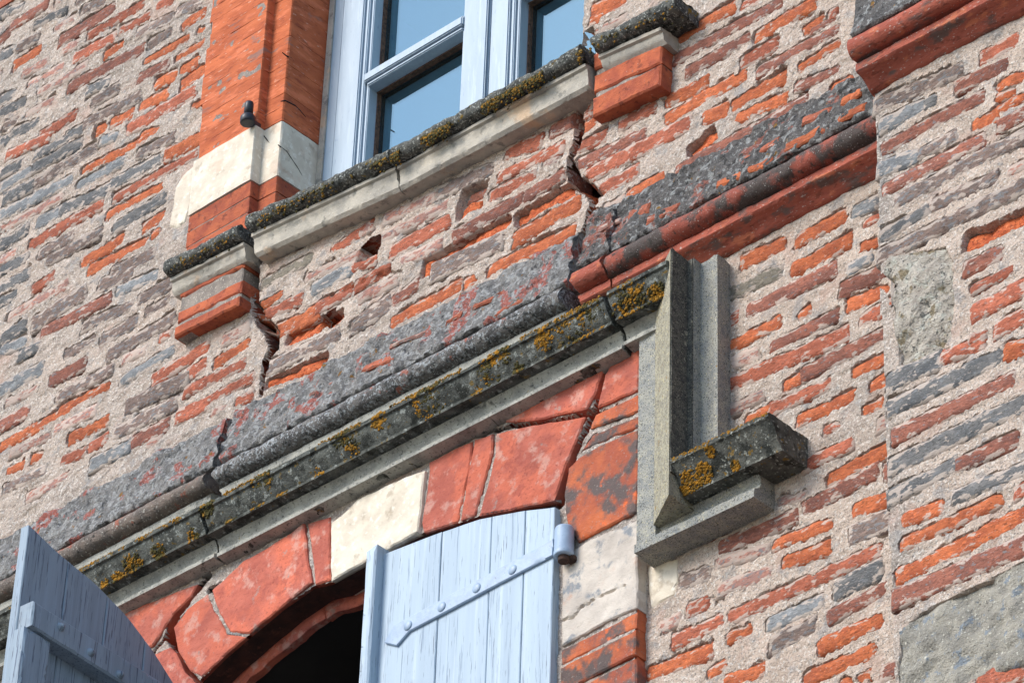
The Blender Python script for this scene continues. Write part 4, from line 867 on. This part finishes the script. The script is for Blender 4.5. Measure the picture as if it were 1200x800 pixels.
# iron pin that once carried a shutter
def lathe(name, prof, cx, w, v0, mat, parent, n=24, axis='v'):
    vs, fs = [], []
    for r, h in prof:
        for i in range(n):
            a = 2 * math.pi * i / n
            if axis == 'v': vs.append((cx + r * math.cos(a), -w + r * math.sin(a), v0 + h))
            else: vs.append((cx + r * math.cos(a), -(w + h), v0 + r * math.sin(a)))
    m = len(prof)
    for j in range(m - 1):
        for i in range(n): fs.append((j * n + i, j * n + (i + 1) % n, (j + 1) * n + (i + 1) % n, (j + 1) * n + i))
    fs += [tuple(range(n))[::-1], tuple((m - 1) * n + i for i in range(n))]
    o = mesh_obj(name, vs, fs, mat, parent, True)
    for f in o.data.polygons:
        if len(f.vertices) > 4: f.use_smooth = False
    return o
pin = thing('hinge_pin', 'dark navy iron shutter hinge pin standing on the orange window jamb', 'hinge')
pw = .030; pc = P(290, 145, pw)
lathe('collar', [(.016, 0), (.019, .002), (.0195, .018), (.017, .023), (.012, .027)], pc[0], pw, pc[1], M_NAVY, pin)
lathe('pin', [(.0115, .026), (.0115, .062), (.0105, .067), (.006, .070)], pc[0], pw, pc[1], M_NAVY, pin)
box('tang', pc[0] - .008, pc[0] + .008, pc[1] + .004, pc[1] + .020, -.01, pw - .010, M_NAVY, pin, .002)

# ================================================================== UPPER WINDOW
wi = thing('casement_window', 'pale blue casement window reflecting the sky above the mossy sill', 'window')
WF = -.16; b0, t0 = 7.47, 8.95
uL = URV - .002; uR = U_OPR + .004; uGl = P(432, 90, WF)[0]; uC1 = P(541, 40, WF)[0]; uCc = P(578, 40, WF)[0]; uG2 = P(607, 40, WF)[0]; uG2r = uG2 + (uC1 - uGl)
fr = box('frame', uL, uL + .055, b0, t0, WF - .06, WF + .006, M_WINF, wi, .003)
box('jamb_strip', uL + .004, uL + .022, b0, t0, WF + .007, WF + .012, M_FASC, fr)
box('frame', uR - .055, uR, b0, t0, WF - .06, WF + .006, M_WINF, wi, .003)
box('frame', uL + .056, uR - .056, b0, b0 + .05, WF - .06, WF + .006, M_WINF, wi, .003)
vbar = P(478, 65, WF)[1]
def casement(g0, g1, s0, s1, lab):
    c = box('casement', s0, g0 - .022, b0 + .052, t0, WF - .062, WF + .012, M_WINF, wi, .003)
    box('stile', g1 + .022, s1, b0 + .052, t0, WF - .062, WF + .012, M_WINF, c, .003)
    # stepped glazing mouldings round the glass
    for a, b_ in ((g0 - .0215, g0 - .010), (g1 + .010, g1 + .0215)): box('bead', a, b_, b0 + .055, t0, WF - .062, WF + .004, M_WINF, c, .0025)
    for a, b_ in ((g0 - .0095, g0), (g1, g1 + .0095)): box('bead', a, b_, b0 + .055, t0, WF - .062, WF - .004, M_WINF, c, .002)
    for vb_ in (vbar, vbar + .70):
        box('glazing_bar', g0 - .008, g1 + .008, vb_ - .013, vb_ + .013, WF - .062, WF + .010, M_WINF, c, .003)
        box('bead', g0 - .004, g1 + .004, vb_ - .024, vb_ - .0135, WF - .062, WF + .002, M_WINF, c, .003)
        box('bead', g0 - .004, g1 + .004, vb_ + .0135, vb_ + .024, WF - .062, WF + .002, M_WINF, c, .003)
    for va, vb_ in ((b0 + .06, vbar - .022), (vbar + .022, vbar + .678)):
        box('pane', g0 - .003, g1 + .003, va, vb_, WF - .050, WF - .047, M_GLASS, c)
        box('putty', g0, g1, vb_ - .007, vb_ - .0025, WF - .0465, WF - .032, M_PUTTY, c); box('putty', g0, g0 + .004, va, vb_ - .008, WF - .0465, WF - .034, M_PUTTY, c)
    return c
casement(uGl, uC1, uL + .057, uCc - .0015, 'l'); casement(uG2, uG2r, uCc + .0015, uR - .057, 'r')
box('meeting_strip', uCc - .034, uCc - .004, b0 + .05, t0, WF + .0125, WF + .020, M_WINF, wi, .003)

# ================================================================== WINDOW SILL
sl = thing('window_sill', 'broken stone window sill with mossy rounded nosing under the blue window', 'sill')
ROLL = arc(.062, 0, .0205, -80, 95, 10)
def sillseg(a, b, seed, fas_h, bf=None):
    a = np.array(a); b = np.array(b); dv = .0205
    a0 = (a[0], a[1] - dv); b0_ = (b[0], b[1] - dv)
    moulding('sill_stone', [(-.17, .030), (.03, .021)] + ROLL[::-1] + [(.05, -.022), (-.05, -.024)], a0, b0_, M_SILL, sl, amp=.0045, chip=.003, seed=seed, jag=.007, res=.006)
    f = [(-.05, -.0245), (.056, -.0245), (.056, -.034), (.049, -.037), (.049, -.040), (.046, -.05), (.044, -.05 - fas_h), (.036, -.058 - fas_h), (-.05, -.059 - fas_h)]
    moulding('sill_fascia', f, a0, b0_ if bf is None else (bf, b0_[1]), M_FASC, sl, amp=.0018, chip=.003, seed=seed + 3, jag=.006, res=.006)
SW = .083
sillseg(P(192, 303, SW), P(277, 260, SW), 501, .012)
sillseg(P(288, 250, SW), P(455, 171, SW), 512, .030)
sillseg(P(457, 170, SW), P(677, 49, SW), 523, .030)
sillseg(P(693, 39, SW), P(790, -8, SW), 534, .004, P(777, 9, .05)[0])
pts, rad, pts2, rad2 = [], [], [], []
for (x0, y0, x1, y1, n) in ((300, 254, 455, 183, 260), (457, 181, 682, 58, 1500), (689, 53, 790, 5, 60), (200, 312, 279, 270, 60)):
    a, b = P(x0, y0, SW), P(x1, y1, SW)
    for _ in range(n):
        t = random.random(); u, v = a + (b - a) * t
        if fbm(u, 1.0, .09, 3, 79) < -.05: continue
        th = math.radians(random.gauss(0, 34)); e = (u, -(.062 + .0205 * math.cos(th)), v - .012 + .0205 * math.sin(th) + .004)
        if random.random() < .45: pts.append(e); rad.append(random.uniform(.0015, .0036))
        else: pts2.append(e); rad2.append(random.uniform(.002, .005))
blobs('lichen', pts, rad, M_LICH, sl); blobs('moss', pts2, rad2, M_OLIVE, sl)

box('sill_bed', -1.05, .48, 7.24, 7.395, -.155, -.03, M_JOINT, sl)
# corbels under the sill's two ends
def corbel(label, x0, x1, rows, seed):
    c = thing('brick_corbel', label, 'corbel', None)
    W0 = .036
    uA_, uB_ = P(x0[0], x0[1], W0)[0], P(x1[0], x1[1], W0)[0]
    lo_v = 99; hi_v = 0
    for (xa, ya, xb, yb, t) in rows:
        a, b = P(xa, ya, W0), P(xb, yb, W0); h = t / 430
        pts_ = [(uA_ + random.uniform(-.002, .003), a[1] - h / 2), (uB_ + random.uniform(-.003, .002), b[1] - h / 2), (uB_ + random.uniform(-.003, .002), b[1] + h / 2), (uA_, a[1] + h / 2)]
        poly_block('brick', pts_, W0 + random.uniform(-.002, .004), .10, M_CORB, c, bevel=.004, amp=.0025, res=.008, seed=seed); seed += 5
        lo_v = min(lo_v, a[1], b[1]); hi_v = max(hi_v, a[1], b[1])
    poly_block('mortar', [(uA_ + .004, lo_v - .004), (uB_ - .004, lo_v - .004), (uB_ - .004, hi_v + .03), (uA_ + .004, hi_v + .03)], W0 - .005, .10, M_JOINT, c, bevel=.003, amp=.004, res=.008, seed=seed + 60)
    return c
corbel('three-course brick corbel under the left end of the sill, beside the crack', (207, 370), (283, 331), [(210, 345, 284, 308, 10), (209, 371, 284, 333, 15), (209, 388, 285, 350, 13)], 601)
corbel('brick corbel under the right end of the sill, dark red underneath', (695, 110), (775, 70), [(692, 76, 775, 37, 21), (692, 101, 776, 62, 23), (694, 127, 776, 87, 24)], 641)

# ================================================================== SHUTTERS
sh = thing('shutter', 'closed pale blue board shutter with long strap hinge in the arched window', 'shutter', 'window shutters')
WSH = .046
ub_ = [P(447, 650, WSH)[0], P(514, 700, WSH)[0], P(573, 690, WSH)[0], P(613, 680, WSH)[0], P(648.5, 660, WSH)[0]]
topc = [P(*q, WSH) for q in ((447, 650), (470, 641), (514, 624), (560, 608), (613, 598), (649, 594))]
def top_at(u): return float(np.interp(u, [p[0] for p in topc], [p[1] for p in topc]))
for i in range(4):
    a, b = ub_[i] + .0009, ub_[i + 1] - .0009
    us = np.linspace(a, b, 5)
    poly_block('board', [(a, 4.95), (b, 4.95)] + [(u, top_at(u)) for u in us[::-1]], WSH + (.0006, -.0004, .0003, 0)[i], .028, M_PAINT, sh, bevel=.0016, jit=.0003, amp=.0, res=.03, seed=700 + i)
uS = P(431, 700, .075)[0]
poly_block('meeting_strip', [(uS - .016, 4.95), (uS + .014, 4.95), (uS + .014, top_at(ub_[0]) + .012), (uS - .016, top_at(ub_[0]) + .004)], .074, .055, M_PAINT, sh, bevel=.004, jit=.0006, amp=.0006, res=.02, seed=720)
sA, sB = P(480, 730.5, WSH + .006), P(648, 640.5, WSH + .006); hh = .0205
tip = [P(x, y, WSH + .006) for x, y in ((450.5, 751), (461, 732), (472, 726), (479, 734))]; tip2 = [P(x, y, WSH + .006) for x, y in ((478, 742), (465, 756), (451, 753))]
strap = poly_block('strap_hinge', [tip[0], tip[1], tip[2], (sA[0], sA[1] + hh * .92), (sB[0], sB[1] + hh), (sB[0], sB[1] - hh), (sA[0], sA[1] - hh * .92), tip2[1], tip2[2]], WSH + .007, .008, M_IRON, sh, bevel=.002, jit=.0005, amp=.0004, res=.02, seed=730)
for x, y in ((477, 732), (516.5, 710), (557.5, 688), (599.5, 666.5)):
    c = P(x, y, WSH + .010)
    lathe('rivet', [(.0118, 0), (.0115, .0015), (.0092, .0033), (.005, .0044), (.001, .0047)], c[0], WSH + .0065, c[1], M_IRON, strap, 18, 'w')
hb = P(660, 652, WSH + .006)
barrel = lathe('hinge_barrel', [(.012, .0), (.0205, .0005), (.0215, .003), (.0215, .012), (.0205, .0135), (.0205, .066), (.019, .070), (.008, .072)], hb[0], WSH + .004, hb[1], M_IRON, sh)
lathe('hinge_post', [(.011, -.012), (.0125, -.010), (.0125, .002)], hb[0], WSH + .004, hb[1], M_RUST, barrel)
box('hinge_arm', hb[0] + .0, hb[0] + .02, hb[1] - .010, hb[1] + .004, -.02, WSH, M_RUST, sh, .002)

# left leaf, standing open at about a right angle
ls = thing('shutter', 'open blue plank shutter with batten and bolts at the lower left corner', 'shutter', 'window shutters')
HX, HW = INTR[0][0] - .045, .045; ang = math.radians(4)
e_s = np.array([math.sin(ang), -math.cos(ang), 0]); e_v = np.array([0, 0, 1.0]); e_t = np.array([math.cos(ang), math.sin(ang), 0])   # along, up, towards the window's middle
HP = np.array([HX, -HW, 0])
def SP(x, y, t=0.0):
    d = ray(x, y); o = HP + e_t * t; k = np.dot(o - CAM, e_t) / np.dot(d, e_t); p = CAM + k * d - HP
    return np.array([np.dot(p, e_s), p[2]])
def leaf(name, pts, t_front, depth, mat, parent, seed, **k):
    """a board in the leaf's own plane"""
    o = poly_block(name, pts, 0, depth, mat, parent, seed=seed, jit=.0005, amp=.0003, **k)
    n = len(o.data.vertices); co = np.empty(n * 3, np.float32); o.data.vertices.foreach_get('co', co); co = co.reshape(-1, 3)
    q = HP[None] + co[:, :1] * e_s + co[:, 2:] * e_v + (-co[:, 1:2] + t_front) * e_t
    o.data.vertices.foreach_set('co', q.astype(np.float32).ravel()); o.data.flip_normals(); o.data.update(); return o
crv = [SP(*q) for q in ((34, 614), (67, 646), (111, 682), (149, 721), (179, 761), (204, 800))]
sF = crv[0][0]; cs = [p[0] for p in crv][::-1]; cv_ = [p[1] for p in crv][::-1]
slope_end = (cv_[1] - cv_[0]) / (cs[1] - cs[0])
def ltop(s): return float(np.interp(s, cs, cv_)) if s >= cs[0] else cv_[0] + (s - cs[0]) * slope_end
ed = np.linspace(sF, .0, 5)
for i in range(4):
    a, b = ed[i + 1] + .0009, ed[i] - .0009; ss = np.linspace(a, b, 6)
    leaf('board', [(a, 4.95), (b, 4.95)] + [(s, ltop(s)) for s in ss[::-1]], 0, .024, M_PAINTB, ls, 740 + i, bevel=.002, res=.02)
T1 = .042
ba, bb = SP(32, 698, T1), SP(150, 795, T1); bc = SP(31, 729, T1); hbt = abs(ba[1] - bc[1])
vb0 = ba[1] - hbt / 2
bat = leaf('batten', [(.02, vb0 - hbt / 2), (sF - .004, vb0 - hbt / 2), (sF - .004, vb0 + hbt / 2), (.02, vb0 + hbt / 2)], T1, .0415, M_PAINTB, ls, 760, bevel=.004, res=.015)
for x0, x1 in ((24, 57),):
    a, b = SP(x1, 780, .034)[0], SP(x0, 780, .034)[0]
    leaf('brace', [(a, 4.95), (b, 4.95), (b, vb0 - hbt / 2 - .001), (a, vb0 - hbt / 2 - .001)], .034, .0335, M_PAINTB, ls, 765, bevel=.004, res=.02)
for x, y in ((71, 734), (106, 764), (140, 790)):
    s, v = SP(x, y, T1); c = HP + e_s * s + e_v * v + e_t * (T1 + .001)
    vs, fs = [], []; n = 14
    for r, h in ((.0105, 0), (.010, .003), (.006, .0045), (.0058, .009), (.002, .0105)):
        for i in range(n):
            t_ = 2 * math.pi * i / n; p = c + e_s * (r * math.cos(t_)) + e_v * (r * math.sin(t_)) + e_t * (h - .0015); vs.append(p)
    for j in range(4):
        for i in range(n): fs.append((j * n + i, j * n + (i + 1) % n, (j + 1) * n + (i + 1) % n, (j + 1) * n + i))
    fs.append(tuple(4 * n + i for i in range(n))); mesh_obj('bolt', vs, fs, M_PAINTB, bat, True)

# ================================================================== DARK ROOMS BEHIND THE OPENINGS
def room(name, u0, u1, v0, v1, w0, w1):
    vs = [(u, -w, v) for u in (u0, u1) for w in (w0, w1) for v in (v0, v1)]
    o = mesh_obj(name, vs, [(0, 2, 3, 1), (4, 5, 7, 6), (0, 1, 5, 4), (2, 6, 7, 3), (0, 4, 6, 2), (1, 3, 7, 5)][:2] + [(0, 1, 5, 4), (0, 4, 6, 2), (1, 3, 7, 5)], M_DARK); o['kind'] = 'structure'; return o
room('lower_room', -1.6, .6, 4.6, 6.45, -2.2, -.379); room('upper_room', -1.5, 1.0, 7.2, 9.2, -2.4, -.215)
